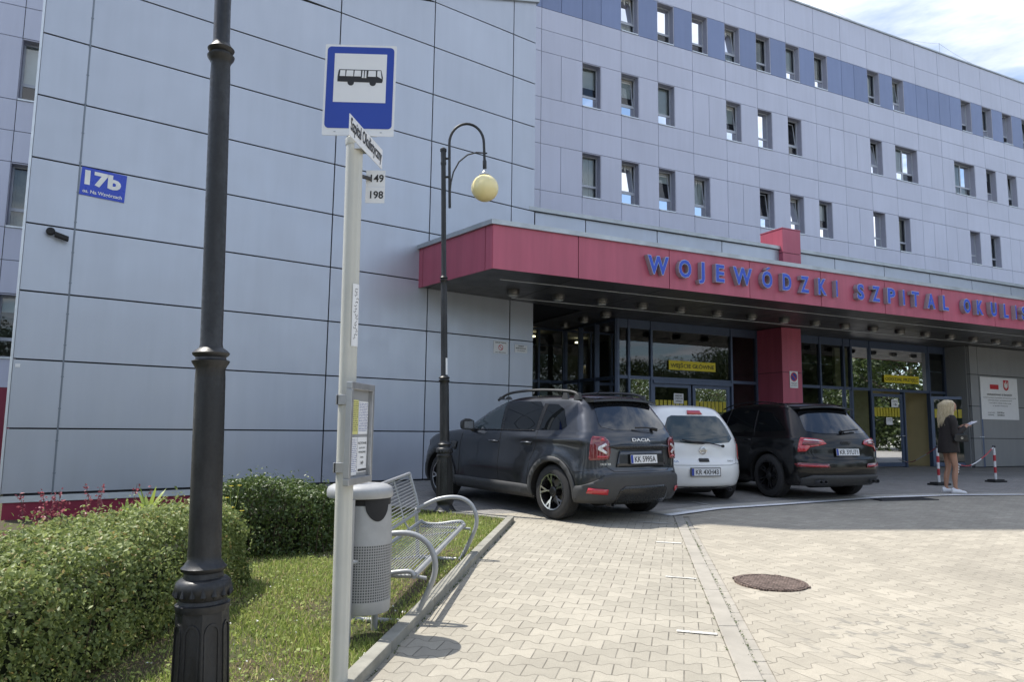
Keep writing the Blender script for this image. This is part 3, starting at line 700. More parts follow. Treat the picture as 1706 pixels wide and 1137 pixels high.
# painted kerb line in front of the parking bays + short marks
def mat_paint(name, wear=(.36,.56), base=(.66,.67,.66)):
    m = Mat(name, base, .7); P = m.coord('World'); w = m.noise(P, 70, 4, .7) ; w2 = m.noise(P, 3, 3)
    f = (w*.65+w2*.35).map(wear[0], wear[1], 0, 1, True)
    m.base(m.mix(f, m.scale((.36,.34,.295), m.noise(P, 120, 2).map(.3,.7,.85,1.15)), base)); m.bump(w, .2, .003); return m.m
M['paint'] = mat_paint('worn_white_paint', (.38,.46), (.8,.8,.8)); M['paint_faint'] = mat_paint('faded_white_paint', (.50,.62), (.55,.56,.56))
M['paint_half'] = mat_paint('half_worn_white_paint', (.36,.62), (.66,.66,.62))
def ribbon(name, pts, w0, w1, mat, dz):
    mb = MB(); L_, R_ = [], []
    for i, p in enumerate(pts):
        a, b = Vector(pts[max(i-1,0)]), Vector(pts[min(i+1,len(pts)-1)]); n = (b-a).normalized(); n = Vector((-n.y, n.x)); p = Vector(p)
        L_.append(tuple(p+n*w1)); R_.append(tuple(p+n*w0))
    for i in range(len(pts)-1): mb.add([(*q, float(gz(*q))+dz) for q in (R_[i],R_[i+1],L_[i+1],L_[i])], [(0,1,2,3)])
    me = mb; o = mb.build(name, mat); fix_up(o.data); return tag(o, kind='structure')
ribbon('painted_line', WL, .0, .15, 'paint', .006)
ribbon('painted_band', WL, .13, .36, 'paint_faint', .006)
for a, b in (((1.06,4.79),(1.30,4.73)),((1.31,6.31),(1.55,6.24)),((1.55,7.93),(1.80,7.86))): ribbon('bay_mark', [a,b], -.022, .022, 'paint_half', .006)
for a, b in (((3.0,11.0),(2.8,11.45)),((4.7,11.75),(4.45,12.3)),((2.0,9.2),(1.55,9.35))): ribbon('bay_mark', [a,b], -.03, .03, 'paint_faint', .006)

def weeds():
    P, N = [], []
    for _ in range(170):
        y = random.uniform(3.4,9.6); x = xr(y, .128 if random.random() < .75 else .0)+random.gauss(0,.004); z = float(gz(x,y)); k = random.randint(2,9)
        for q in range(k): P.append((x+random.gauss(0,.007), y+random.gauss(0,.014), z+random.uniform(.0,.010))); N.append((0,0,1))
    for _ in range(120):
        y = random.uniform(3.9,9.2); x = kx(y)+.004+abs(random.gauss(0,.006)); z = float(gz(x,y))
        for q in range(random.randint(2,7)): P.append((x+abs(random.gauss(0,.006)), y+random.gauss(0,.02), z+random.uniform(.0,.008))); N.append((0,0,1))
    V, F, r = leaves(np.array(P), np.array(N), .011, .6, .9); tag(np_mesh('joint_weeds', V, F, 'leaf_dark', r), 'tiny green weeds in the kerb joints of the walkway', 'weeds', kind='stuff')
# manhole and drain
M['rust'] = None
def mat_iron():
    m = Mat('rusty_cast_iron', (.2,.11,.08), .75, .25); P = m.coord('Object'); x, y, z = m.sep(P)
    a = (x*28.0).pp(.5); b = (y*28.0).pp(.5); g = a.max(b).map(.32,.40,0,1,True)
    n = m.noise(P, 14, 4, .65); f = m.noise(P, 70, 3)
    col = m.mix(n.map(.35,.65,0,1), (.10,.07,.055), (.27,.20,.165)); col = m.mix(g*.75, col, (.035,.025,.022)); m.base(m.scale(col, f.map(.3,.7,.75,1.3)))
    m.bump(g*-1.0+f*.3, .8, .006); return m.m
M['rust'] = mat_iron()
mh = empty('manhole_cover', (2.14,6.17,float(gz(0,6.17))-.005), R(20), 'round rusty cast iron manhole cover set in the sunlit block paving', 'manhole cover', rx=R(1.3), sc=.89)
b = MB(); b.lathe([(.30,.0),(.30,.014),(.275,.014),(.272,.009),(.001,.009)], 40); b.build('lid', 'rust', mh, smooth=True)
b = MB(); b.lathe([(.325,-.05),(.325,.010),(.303,.010),(.303,-.05)], 40, closed=True)
for a in (40, 130, 220, 310):
    b.box(.29,.34,-.03,.03,-.04,.011,T=lambda x,y,z,a=R(a): (x*math.cos(a)-y*math.sin(a), x*math.sin(a)+y*math.cos(a), z))
b.build('frame_ring', 'rust', mh)
dr = empty('drain_grate', (6.45,12.24,float(gz(0,12.24))-.004), math.atan2(.24,.9), 'flat dark iron drain grate along the white painted line', 'drain grate')
b = MB(); b.box(-.55,.55,-.16,.16,-.05,.002); b.build('channel', 'black', dr)
b = MB(); b.box(-.56,.56,-.17,-.14,-.04,.009); b.box(-.56,.56,.14,.17,-.04,.009)
for i in range(28): b.box(-.55+i*.04,-.53+i*.04,-.14,.14,-.01,.008)
M['iron'] = simple('dark_iron', (.07,.07,.075), .6, .5, .2, 20); b.build('grille', 'iron', dr)

# ================================================================ lawn and planting
def mat_leaf(name, c0, c1, trans=.35, rough=.45, c2=None):
    m = Mat(name, c0, rough); at = m.n('ShaderNodeAttribute'); at.attribute_name = 'rnd'; r = X(m.nt, at.outputs['Fac'])
    P = m.coord('World'); n = m.noise(P, 2.2, 3)
    col = m.mix((r*.75+n*.35-.05).max(0.).min(1.), c0, c1)
    if c2: col = m.mix(r.map(.93,.97,0,1), col, c2)
    m.base(col); m.b.inputs['Specular IOR Level'].default_value = .45
    t = m.n('ShaderNodeBsdfTranslucent'); m.l(m.scale(col, X(m.nt, r.v).map(0,1,1.0,1.5)), t.inputs['Color'])
    mx = m.n('ShaderNodeMixShader'); mx.inputs[0].default_value = trans; m.l(m.b.outputs[0], mx.inputs[1]); m.l(t.outputs[0], mx.inputs[2]); m.l(mx.outputs[0], m.out.inputs[0])
    return m.m
M['leaf'] = mat_leaf('privet_leaf', (.08,.125,.028), (.36,.41,.15), .35, .5, (.33,.25,.10))
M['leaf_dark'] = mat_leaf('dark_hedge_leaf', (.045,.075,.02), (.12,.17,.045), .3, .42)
M['leaf_red'] = mat_leaf('barberry_leaf', (.16,.025,.045), (.42,.14,.16), .35)
M['leaf_long'] = mat_leaf('lime_strap_leaf', (.22,.30,.06), (.36,.42,.10), .35)
M['leaf_tree'] = mat_leaf('tree_leaf', (.022,.040,.010), (.065,.092,.024), .35)
M['grass'] = mat_leaf('lawn_grass', (.16,.235,.045), (.42,.48,.14), .4, .6, (.58,.50,.27))
M['petal'] = simple('white_petal', (.7,.7,.66), .6); M['petal_y'] = simple('yellow_petal', (.75,.6,.04), .6)
M['twig'] = simple('twig_bark', (.10,.075,.05), .85, 0, .3, 30)
M['bark'] = simple('tree_bark', (.12,.095,.07), .9, 0, .3, 6, bump=.5)
def np_mesh(name, V, F, mats, rnd=None, parent=None, mi=None):
    """V (n,3), F (m,k) same-size faces"""
    me = bpy.data.meshes.new(name); n, k = F.shape
    me.vertices.add(len(V)); me.vertices.foreach_set('co', V.astype(np.float32).ravel())
    me.loops.add(n*k); me.loops.foreach_set('vertex_index', F.astype(np.int32).ravel())
    me.polygons.add(n); me.polygons.foreach_set('loop_start', np.arange(0, n*k, k, dtype=np.int32)); me.polygons.foreach_set('loop_total', np.full(n, k, dtype=np.int32))
    for m_ in (mats if isinstance(mats, (list,tuple)) else [mats]): me.materials.append(M[m_])
    if mi is not None: me.polygons.foreach_set('material_index', mi.astype(np.int32))
    me.update(calc_edges=True)
    if rnd is not None: at = me.attributes.new('rnd', 'FLOAT', 'FACE'); at.data.foreach_set('value', rnd.astype(np.float32))
    return link(name, me, parent)
def leaves(P, N, size, asp=.6, jit=.9):
    """bent two-quad leaves at points P facing roughly N"""
    n = len(P); N = N + rng.normal(0, jit, (n,3)); N /= np.linalg.norm(N, axis=1)[:,None]
    A = rng.normal(0,1,(n,3)); A -= (A*N).sum(1)[:,None]*N; A /= np.linalg.norm(A, axis=1)[:,None]; B = np.cross(N, A)
    s = (size*rng.uniform(.6,1.3,n))[:,None]
    v = [P-A*s*.5, P-A*s*.05+B*s*asp*.5+N*s*.1, P+A*s*.5, P-A*s*.05-B*s*asp*.5+N*s*.1]
    V = np.stack(v, 1).reshape(-1,3); F = np.arange(n*4).reshape(n,4)
    F = np.concatenate([F[:,[0,1,2]], F[:,[0,2,3]]])
    r = rng.uniform(0,1,n); return V, F, np.concatenate([r,r])
def lump(x, y, z, s=1.): return noise.noise(Vector((x*s,y*s,z*s)))
def hedge_points(n, L, W, H, amp=.07, sc=3.2, inner=.12):
    """points in the shell of a rounded box 0..L, 0..W, 0..H"""
    P, N = [], []
    a_top, a_s, a_e = L*W, L*H, W*H; tot = a_top+2*a_s+2*a_e
    while len(P) < n:
        u = random.random()*tot; a, b = random.random(), random.random()
        if u < a_top: p, q = [a*L, b*W, H], [0,0,1]
        elif u < a_top+a_s: p, q = [a*L, 0, b*H], [0,-1,0]
        elif u < a_top+2*a_s: p, q = [a*L, W, b*H], [0,1,0]
        elif u < a_top+2*a_s+a_e: p, q = [0, a*W, b*H], [-1,0,0]
        else: p, q = [L, a*W, b*H], [1,0,0]
        r = .27; c = [min(max(p[0],r),L-r), min(max(p[1],r),W-r), min(p[2],H-r)]
        d = Vector((p[0]-c[0],p[1]-c[1],p[2]-c[2])); 
        if d.length > r: d = d*(r/d.length)
        p = Vector(c)+d; nn = (d.normalized() if d.length > 1e-4 else Vector(q))
        k = lump(p.x,p.y+5,p.z,1.3)*amp*1.3 + lump(p.x,p.y,p.z,sc)*amp + lump(p.x+9,p.y,p.z,sc*2.7)*amp*.6 - abs(random.gauss(0,inner*.5))
        if random.random() < .06: k += random.random()*.11
        p = p + nn*k; P.append(p); N.append(nn)
    return np.array(P), np.array(N)
def hedge(name, loc, rz, L, W, H, n, size, leafmat, label, cat='hedge', group=None, amp=.07, twn=160):
    e = empty(name, loc, rz, label, cat, group)
    P, N = hedge_points(n, L, W, H, amp); P[:,2] = np.maximum(P[:,2], .01)
    V, F, r = leaves(P, N*.9+np.array([0,0,.35]), size); np_mesh('foliage', V, F, leafmat, r, e)
    t = MB()
    for _ in range(twn):
        x, y = random.uniform(.1,L-.1), random.uniform(.12,W-.12); p = Vector((x,y,0)); q = Vector((x+random.uniform(-.15,.15), y+random.uniform(-.15,.15), H*random.uniform(.7,1.04)))
        t.tube([p, p.lerp(q,.5)+Vector((random.uniform(-.03,.03),)*3), q], [.006,.004,.0015], 4)
    t.build('stems', 'twig', e)
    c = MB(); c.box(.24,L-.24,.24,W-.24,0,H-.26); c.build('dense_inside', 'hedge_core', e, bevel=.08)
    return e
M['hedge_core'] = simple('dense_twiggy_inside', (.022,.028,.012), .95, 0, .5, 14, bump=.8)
weeds()
hedge('hedge', (-2.08,2.35,-.1), R(90), 3.95, .98, .84, 84000, .029, 'leaf', 'clipped sunlit green hedge in front, left of the near lamp post')
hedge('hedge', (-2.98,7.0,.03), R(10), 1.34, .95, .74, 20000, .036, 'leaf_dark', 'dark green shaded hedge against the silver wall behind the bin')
# lawn base
def lawn():
    ys = np.concatenate([np.arange(-14,2.5,.8), np.arange(2.5,13.9,.25)]); V, F = [], []; nx = 60
    for y in ys:
        xb = kx(min(y,9.25))-.08
        if y > 9.3: xb = min(xb, LEDGE(y)-.12)
        for i in range(nx+1):
            x = -30 + (xb+30)*(1-(1-i/nx)**2.2); z = float(garden_z(x,y)) + (.012*lump(x,y,0,1.7) if i < nx else 0); 
            if i >= nx-1: z = float(gz(x,y))+.01
            V.append((x,y,z))
    V = np.array(V); n = len(ys); F = np.array([(j*(nx+1)+i, j*(nx+1)+i+1, (j+1)*(nx+1)+i+1, (j+1)*(nx+1)+i) for j in range(n-1) for i in range(nx)])
    o = np_mesh('garden_soil', V, F, 'soil'); tag(o, kind='structure')
M['soil'] = None
m = Mat('soil_and_thatch', (.1,.08,.05), .95); P = m.coord('World')
m.base(m.mix(m.noise(P, 3, 4, .6).map(.4,.6,0,1), m.mix(m.noise(P, 40, 3).map(.3,.7,0,1), (.075,.06,.03), (.06,.085,.022)), (.085,.06,.036))); m.bump(m.noise(P,60,4,.7), .9, .02); M['soil'] = m.m
lawn()
def grass():
    n = 150000; x = rng.uniform(-3.3,-.02,n); y = 2.9 + 7.6*rng.uniform(0,1,n)**1.35
    kxv = -0.72 + (np.minimum(y,9.25)-3.87)*math.tan(R(8.2)) - .085; kxv = np.where(y > 9.3, np.minimum(kxv, .05-(y-9.35)*1.5-.1), kxv)
    ok = x < kxv-.004; ok &= ~((x < -2.15) & (y < 6.2)); ok &= ~(((x+.87)**2+((y-4.72)*.9)**2 < .03) & (rng.uniform(0,1,n) < .85))
    dens = np.array([lump(a,b,3,1.6) for a,b in zip(x,y)]); ok &= rng.uniform(0,1,n) < np.clip(.8+dens*.9,.25,1)
    # worn line under the bench front
    ok &= ~((np.abs(x-(-.84+(y-4.9)*.09)) < .07) & (y > 5.0) & (y < 6.8) & (rng.uniform(0,1,n) < .6))
    x, y, dens = x[ok], y[ok], dens[ok]; n = len(x); z = np.array([float(garden_z(a,b)) for a,b in zip(x,y)])
    edge = (kxv[ok]-x) < .12; z = np.where(edge, gz(x,y)+.0, z)
    h = rng.uniform(.010,.034,n)*(1+.6*np.clip(dens,-.5,.6)) * (1+rng.uniform(0,1,n)**8*1.0); w = rng.uniform(.0018,.0042,n)
    a = rng.uniform(0,2*np.pi,n); lean = rng.uniform(.1,1.1,n)*h; la = rng.uniform(0,2*np.pi,n)
    dx, dy = np.cos(a)*w, np.sin(a)*w; lx, ly = np.cos(la)*lean, np.sin(la)*lean
    V = np.stack([np.stack([x-dx,y-dy,z-.004],1), np.stack([x+dx,y+dy,z-.004],1), np.stack([x+dx*.7+lx*.4,y+dy*.7+ly*.4,z+h*.6],1), np.stack([x-dx*.7+lx*.4,y-dy*.7+ly*.4,z+h*.6],1), np.stack([x+lx,y+ly,z+h],1)],1).reshape(-1,3)
    i = np.arange(n)*5; F = np.concatenate([np.stack([i,i+1,i+2],1), np.stack([i,i+2,i+3],1), np.stack([i+3,i+2,i+4],1)])
    r = np.clip(rng.uniform(0,1,n)*.95 + np.where(dens < -.12, .12, 0), 0, 1); r = np.where(rng.uniform(0,1,n) < .10, .98, r)
    tag(np_mesh('lawn_grass', V, F, 'grass', np.concatenate([r,r,r])), 'short sunlit lawn grass around the bench and bin', 'grass', kind='stuff')
    # clover / daisy leaves and white heads
    k = 5200; xx = rng.uniform(-2.4,0,k); yy = rng.uniform(3.0,9.6,k); kk = -0.72+(np.minimum(yy,9.25)-3.87)*math.tan(R(8.2))-.1; ok = xx < kk; xx, yy = xx[ok], yy[ok]
    zz = np.array([float(garden_z(a_,b_)) for a_,b_ in zip(xx,yy)])+rng.uniform(.012,.035,len(xx))
    V, F, r = leaves(np.stack([xx,yy,zz],1), np.tile([0,0,1.],(len(xx),1)), .022, .9, .35); tag(np_mesh('clover', V, F, 'grass', r*.9), 'low clover leaves scattered through the lawn', 'clover', kind='stuff')
    k = 130; xx = rng.uniform(-2.3,-.3,k); yy = rng.uniform(3.4,9.0,k); ok = xx < -0.82+(yy-3.87)*.144-.02; xx, yy = xx[ok], yy[ok]
    zz = np.array([float(garden_z(a_,b_)) for a_,b_ in zip(xx,yy)])+.04
    V, F, r = leaves(np.repeat(np.stack([xx,yy,zz],1),3,0)+rng.normal(0,.003,(len(xx)*3,3)), np.tile([0,0,1.],(len(xx)*3,1)), .011, .9, .6); tag(np_mesh('white_clover_flowers', V, F, 'petal', r), 'tiny white flowers dotted over the lawn', 'flowers', kind='stuff')
grass()
# barberry sprigs, strap-leaf clumps, yellow hawkweed
def sprig_plant(name, loc, stems, H, leafmat, size, label, cat, spread=.18, per=26, group=None):
    e = empty(name, loc, 0, label, cat, group); t = MB(); P, N = [], []
    for _ in range(stems):
        a, s_ = random.uniform(0,6.28), random.uniform(.2,1)*spread; h = H*random.uniform(.55,1)
        p0 = Vector((random.uniform(-.5,.5)*spread, random.uniform(-.5,.5)*spread, 0)); p1 = p0+Vector((math.cos(a)*s_, math.sin(a)*s_, h))
        mid = p0.lerp(p1,.5)+Vector((0,0,h*.08)); t.tube([p0,mid,p1],[.005,.0035,.0015],4)
        for i in range(per):
            u = .25+.75*random.random(); p = p0.lerp(p1,u); P.append(p+Vector((random.gauss(0,.014),random.gauss(0,.014),random.gauss(0,.01)))); N.append((math.cos(i*2.4),math.sin(i*2.4),.8))
    t.build('stems', 'twig', e); V, F, r = leaves(np.array(P), np.array(N), size, .55, .4); np_mesh('leaves', V, F, leafmat, r, e); return e
for (x,y,h,st,lab) in ((-3.66,5.95,.86,16,'tall red barberry shoots rising above the hedge near the left edge'),(-3.42,5.05,.60,44,'wide crimson barberry bush at the left edge of the photo'),(-3.50,5.75,.58,30,'low red barberry between the hedge and the plinth'),(-3.42,6.5,.84,9,'thin red barberry shoots near the strap leaved clumps')):
    sprig_plant('barberry_bush', (x,y,float(garden_z(x,y))), st, h, 'leaf_red', .030, lab, 'shrub', .30, 70, 'red barberry bushes behind the hedge')
def strap(loc, n, L, label, group):
    e = empty('strap_leaf_plant', loc, 0, label, 'plant', group); mb = MB()
    for i in range(n):
        a = i*2.4+random.random()*.5; l = L*random.uniform(.7,1.1); el = random.uniform(.5,1.3); pts = []
        for k in range(5):
            u = k/4; r = l*u*math.cos(el)*(1); z = l*u*math.sin(el)-.35*l*u*u*math.cos(el)
            pts.append(Vector((math.cos(a)*r, math.sin(a)*r, z)))
        sd = Vector((-math.sin(a), math.cos(a), 0)); vs = []
        for k, p in enumerate(pts): w = .014*math.sin(math.pi*(.15+.85*(k/4)))*(1.2 if k < 4 else .1)+.001; vs += [p-sd*w, p+sd*w+Vector((0,0,.002))]
        mb.add(vs, [(2*k,2*k+1,2*k+3,2*k+2) for k in range(4)], 0, random.random())
    mb.build('leaves', 'leaf_long', e); return e
for (x,y,z,l,lab) in ((-3.02,6.25,.60,.30,'tallest bright strap leaved clump growing out of the hedge top'),(-3.12,6.1,.55,.24,'bright strap leaved clump left of the tallest one'),(-2.82,6.25,.56,.22,'bright strap leaved clump nearest the lamp post')):
    strap((x,y,z), 16, l, lab, 'strap leaved plants behind the hedge')
e = empty('yellow_hawkweed', (-2.32,6.2,.35), 0, 'thin stalks with yellow flower heads beside the lamp post', 'flowers'); t = MB(); f = MB()
for dx, dy, h in ((0,0,.50),(.06,.02,.505),(-.05,.05,.40),(.03,-.03,.33),(.10,0,.30)):
    t.tube([(0,0,0),(dx*.6,dy*.6,h*.6),(dx,dy,h)], .0022, 4)
    for i in range(12): a = i*.523; f.add([(dx,dy,h),(dx+.016*math.cos(a-.2),dy+.016*math.sin(a-.2),h+.006),(dx+.021*math.cos(a),dy+.021*math.sin(a),h+.004),(dx+.016*math.cos(a+.2),dy+.016*math.sin(a+.2),h+.006)],[(0,1,2,3)])
t.build('stalks','leaf_long',e); f.build('flower_heads','petal_y',e)

# ================================================================ street lamps
def mat_lamp_paint():
    m = Mat('chipped_black_paint', (.03,.032,.036), .42); P = m.coord('World'); n = m.noise(P, 5, 5, .7, (1,1,.35)); g = m.noise(P, 60, 3)
    m.base(m.mix(n.map(.45,.7,0,1), (.010,.0105,.0115), (.038,.039,.041))); m.rough(g.map(.3,.7,.32,.58)); m.bump(m.noise(P, 25, 4, .7), .35, .004); return m.m
M['lamp_paint'] = mat_lamp_paint()
m = Mat('yellowed_globe_glass', (.80,.70,.42), .22); P = m.coord('World'); m.base(m.scale((.86,.75,.40), m.noise(P, 3, 3).map(.3,.7,.93,1.05))); m.b.inputs['Subsurface Weight'].default_value = .25; m.b.inputs['Subsurface Radius'].default_value = (.1,.09,.05); M['globe'] = m.m
M['alu'] = simple('dull_aluminium', (.45,.46,.47), .4, .8, .12, 12)
def lamp(loc, label, rz=0, tilt=-.028, sc=1.):
    e = empty('street_lamp', loc, rz, label, 'street lamp', 'black heritage street lamps'); e.rotation_euler = (0, tilt, rz); e.scale = (sc,)*3
    b = MB()
    b.lathe([(.15,-.12),(.15,.015),(.128,.035),(.118,.06),(.105,.075),(.103,.10),(.112,.12),(.122,.135),(.122,.15)], 24)
    o = b.build('foot', 'lamp_paint', e, smooth=True)
    b = MB(); b.lathe([(.118,.15),(.118,.19),(.104,.70),(.104,.73)], 8, T=lambda x,y,z: (x*math.cos(.39)-y*math.sin(.39), x*math.sin(.39)+y*math.cos(.39), z))
    for k in range(8):     # raised edge mouldings of each recessed side panel
        a = k*math.pi/4+.785/1; ca, sa = math.cos(a), math.sin(a)
        def T(u, w, z, ca=ca, sa=sa): r = .109-(z-.19)/.51*.0135 + w; return (ca*r-sa*u, sa*r+ca*u, z)
        for q in ((-.032,-.024,.21,.64),(.024,.032,.21,.64),(-.024,.024,.21,.225)): b.box(q[0],q[1],-.006,.005,q[2],q[3],T=T)
        for j in range(6):
            t0, t1 = math.pi*j/6, math.pi*(j+1)/6
            b.hexa([T(.024*math.cos(t0),-.006,.64+.03*math.sin(t0)),T(.032*math.cos(t0),-.006,.64+.04*math.sin(t0)),T(.032*math.cos(t1),-.006,.64+.04*math.sin(t1)),T(.024*math.cos(t1),-.006,.64+.03*math.sin(t1)),
                    T(.024*math.cos(t0),.005,.64+.03*math.sin(t0)),T(.032*math.cos(t0),.005,.64+.04*math.sin(t0)),T(.032*math.cos(t1),.005,.64+.04*math.sin(t1)),T(.024*math.cos(t1),.005,.64+.03*math.sin(t1))])
    b.build('octagonal_base', 'lamp_paint', e, smooth=30)
    b = MB(); b.lathe([(.104,.72),(.108,.735),(.108,.748),(.098,.752),(.094,.765),(.106,.785),(.112,.81),(.108,.835),(.094,.848),(.080,.852),(.077,.872),(.088,.885),(.091,.893),(.080,.903),(.0665,.925),(.0665,.95)], 32)
    for k in range(16):
        a = k*math.pi/8; b.lathe([(.002,0),(.012,.012),(.002,.05)], 6, T=lambda x,y,z,a=a: (math.cos(a)*.108+x, math.sin(a)*.108+y, .775+z))
    b.build('collar', 'lamp_paint', e, smooth=True)
    b = MB(); ring = lambda z, r0, r1: [(r0,z-.05),(r0+.006,z-.035),(r0+.016,z-.02),(r0+.018,z-.012),(r0+.004,z-.006),(r0+.002,z+.004),(r0+.014,z+.014),(r0+.017,z+.022),(r0+.006,z+.034),(r1+.004,z+.045),(r1,z+.06)]
    b.lathe([(.0665,.93)]+[(.064,1.2),(.062,1.68)]+ring(1.77,.060,.046)+[(.045,2.4),(.043,3.05)]+ring(3.16,.041,.036)+[(.035,3.6),(.033,4.78),(.034,4.80),(.040,4.82),(.040,4.84),(.036,4.86),(.038,5.0),(.046,5.005),(.046,5.04),(.02,5.06),(.001,5.06)], 28)
    b.build('pole', 'lamp_paint', e, smooth=30)
    b = MB(); pts = [(.085,0,4.18),(.085,0,4.9)]
    cx, cz, r = .33, 5.06, .245
    for k in range(17):
        a = math.pi - math.pi*k/16; pts.append((cx+r*math.cos(a), 0, cz+r*1.18*math.sin(a)+.06))
    pts += [(.578,0,4.98),(.582,0,4.86)]
    b.tube(pts, .019, 12)
    for z in (4.90,4.63): b.tube([(.02,0,z),(.09,0,z)], .017, 8)
    br = [(.092,0,4.42),(.105,0,4.55),(.14,0,4.70),(.22,0,4.85),(.34,0,4.95),(.47,0,4.985),(.62,0,4.97)]; b.tube(br, .011, 8)
    b.lathe([(.024,4.74),(.028,4.75),(.028,4.86),(.022,4.87)], 12, T=lambda x,y,z: (x+.582,y,z))
    b.build('arm', 'lamp_paint', e, smooth=40)
    b = MB(); b.lathe([(.018,.085),(.022,.05),(.04,.02),(.078,-.008),(.08,-.022),(.05,-.03)], 24, T=lambda x,y,z: (x+.582,y,z+4.665)); b.build('lamp_cap', 'alu', e, smooth=True)
    b = MB(); n = 20; b.lathe([(.192*math.sin(math.pi*(.07+.93*k/n)), .192*math.cos(math.pi*(.07+.93*k/n))) for k in range(n)]+[(.002,-.192)], 36, T=lambda x,y,z: (x+.582,y,z+4.46)); b.build('globe', 'globe', e, smooth=True)
    return e
l2 = lamp((-.868,10.0,.235), 'black street lamp with hooked arm and pale yellow globe beside the grey car')
l1 = lamp((-1.252,3.16,-.115), 'near black lamp post standing in front of the hedge, its top out of view')
st = MB(); st.box(.052,.056,-.03,.03,1.98,2.25); 
b = MB(); b.lathe([(.0475,0),(.0475,.24)], 16)
def sticker_arc(name, r0, z0, z1, a0, a1, mat, parent):
    m_ = MB(); n = 8; vs = []
    for i in range(n+1):
        a = a0+(a1-a0)*i/n; vs += [(r0*math.cos(a), r0*math.sin(a), z0), (r0*math.cos(a), r0*math.sin(a), z1)]
    m_.add(vs, [(2*i,2*i+2,2*i+3,2*i+1) for i in range(n)]); return m_.build(name, mat, parent)
sticker_arc('sticker', .0485, 1.83, 2.06, R(-60), R(-15), 'white_sheet', l2)

# ================================================================ bus stop post
M['post_paint'] = simple('cream_post_paint', (.55,.545,.49), .38, 0, .07, 3, bump=.1)
M['sign_white'] = simple('reflective_white_foil', (.78,.79,.80), .4, 0, .03)
PX, PY = -.812, 3.70
bs = empty('bus_stop_post', (PX, PY, -.03), 0, 'cream bus stop post with a blue bus sign, route plates and timetable case', 'bus stop')
def PL(x, y, z): return (x-PX, y-PY, z+.03)
b = MB()
prof = []
for k in range(40):
    a = 2*math.pi*k/40; r = .0435 - .004*math.exp(-((a-R(300))/.16)**2) - .004*math.exp(-((a-R(335))/.12)**2); prof.append((r*math.cos(a), r*math.sin(a)))
def T(x,y,z): return (x - .0095*z, y, z)
vs = [T(x,y,z) for z in (-.1,2.885) for x,y in prof]
b.add(vs, [tuple(range(40))[::-1], tuple(range(40,80))]+[(i,(i+1)%40,40+(i+1)%40,40+i) for i in range(40)]); b.build('post', 'post_paint', bs, smooth=50)
b = MB(); b.lathe([(.046,2.86),(.048,2.87),(.048,2.895),(.03,2.91),(.001,2.912)], 24, T=T); b.build('cap', 'post_paint', bs, smooth=True)
def rrect(x0,x1,z0,z1,r,n=6):
    p = []
    for cx, cz, a0 in ((x1-r,z0+r,-90),(x1-r,z1-r,0),(x0+r,z1-r,90),(x0+r,z0+r,180)):
        for k in range(n+1): a = R(a0+90*k/n); p.append((cx+r*math.cos(a), cz+r*math.sin(a)))
    return p
def plate(mb, poly, y0, y1, mi=0, T=None):
    """poly in x,z extruded from y0 to y1"""
    TT = (lambda x,z,y: (x,y,z)) if T is None else (lambda x,z,y: T(x,y,z)); n = len(poly)
    vs = [TT(x,z,y0) for x,z in poly]+[TT(x,z,y1) for x,z in poly]
    mb.add(vs, [tuple(range(n)), tuple(range(n,2*n))[::-1]]+[(i,(i+1)%n,n+(i+1)%n,n+i) for i in range(n)], mi)
def bus_sign():
    x0, x1, z0, z1 = -1.030, -.648, 2.912, 3.424; y = 3.762
    TT = lambda x,y_,z: PL(x + (z-3.1)*.004, y_ + (x+.8)*.03, z)
    b = MB(); plate(b, rrect(x0,x1,z0,z1,.006,3), y, y+.004, T=TT); sg = b.build('bus_sign', 'sign_white', bs)
    b = MB(); plate(b, rrect(x0+.012,x1-.012,z0+.040,z1-.013,.022), y-.002, y-.0005, T=TT); b.build('blue_field', 'blue_sign', sg)
    sx0, sx1, sz0, sz1 = x0+.052, x1-.050, z0+.185, z1-.052
    b = MB(); plate(b, [(sx0,sz0),(sx1,sz0),(sx1,sz1),(sx0,sz1)], y-.0035, y-.0022, T=TT); b.build('white_square', 'sign_white', sg)
    W, Hh = sx1-sx0, sz1-sz0
    q = lambda u, v: (sx0+u*W, sz0+v*Hh)
    b = MB(); plate(b, [q(*p) for p in ((.07,.42),(.92,.41),(.935,.45),(.935,.52),(.90,.67),(.10,.67),(.085,.64),(.07,.52))], y-.005, y-.0036, T=TT)
    for cx in (.325,.745): plate(b, [q(cx+.062*math.cos(2*math.pi*k/20), .405+.062*W/Hh*math.sin(2*math.pi*k/20)) for k in range(20)], y-.0052, y-.0036, T=TT)
    bb = b.build('bus_pictogram', 'ink', sg)
    b = MB()
    for u0,u1,v0 in ((.11,.215,.53),(.23,.37,.53),(.385,.515,.53),(.535,.57,.50),(.585,.62,.50),(.65,.80,.53)): plate(b, [q(*p) for p in ((u0,v0),(u1,v0),(u1,.65),(u0+.01,.65))], y-.0066, y-.0052, T=TT)
    plate(b, [q(*p) for p in ((.825,.54),(.915,.49),(.89,.655),(.83,.65))], y-.0066, y-.0052, T=TT)
    b.build('pictogram_windows', 'sign_white', sg)
    b = MB()
    for xx in (x0+.068,x1-.068): b.lathe([(.004,0),(.004,.002)], 10, T=lambda a,c,d,xx=xx: TT(xx+a*1.6, y-.0005-d, z0+.02+c*.6))
    b.build('rivet', 'alu', sg)
    b = MB(); b.box(-.90,-.74,y+.004,y+.02,2.915,2.94,T=TT); b.box(-.845,-.815,y+.006,y+.015,2.80,3.2,T=PL); b.box(-.845,-.815,3.72,y+.006,2.80,2.86,T=PL); b.build('bracket', 'alu', sg)
bus_sign()
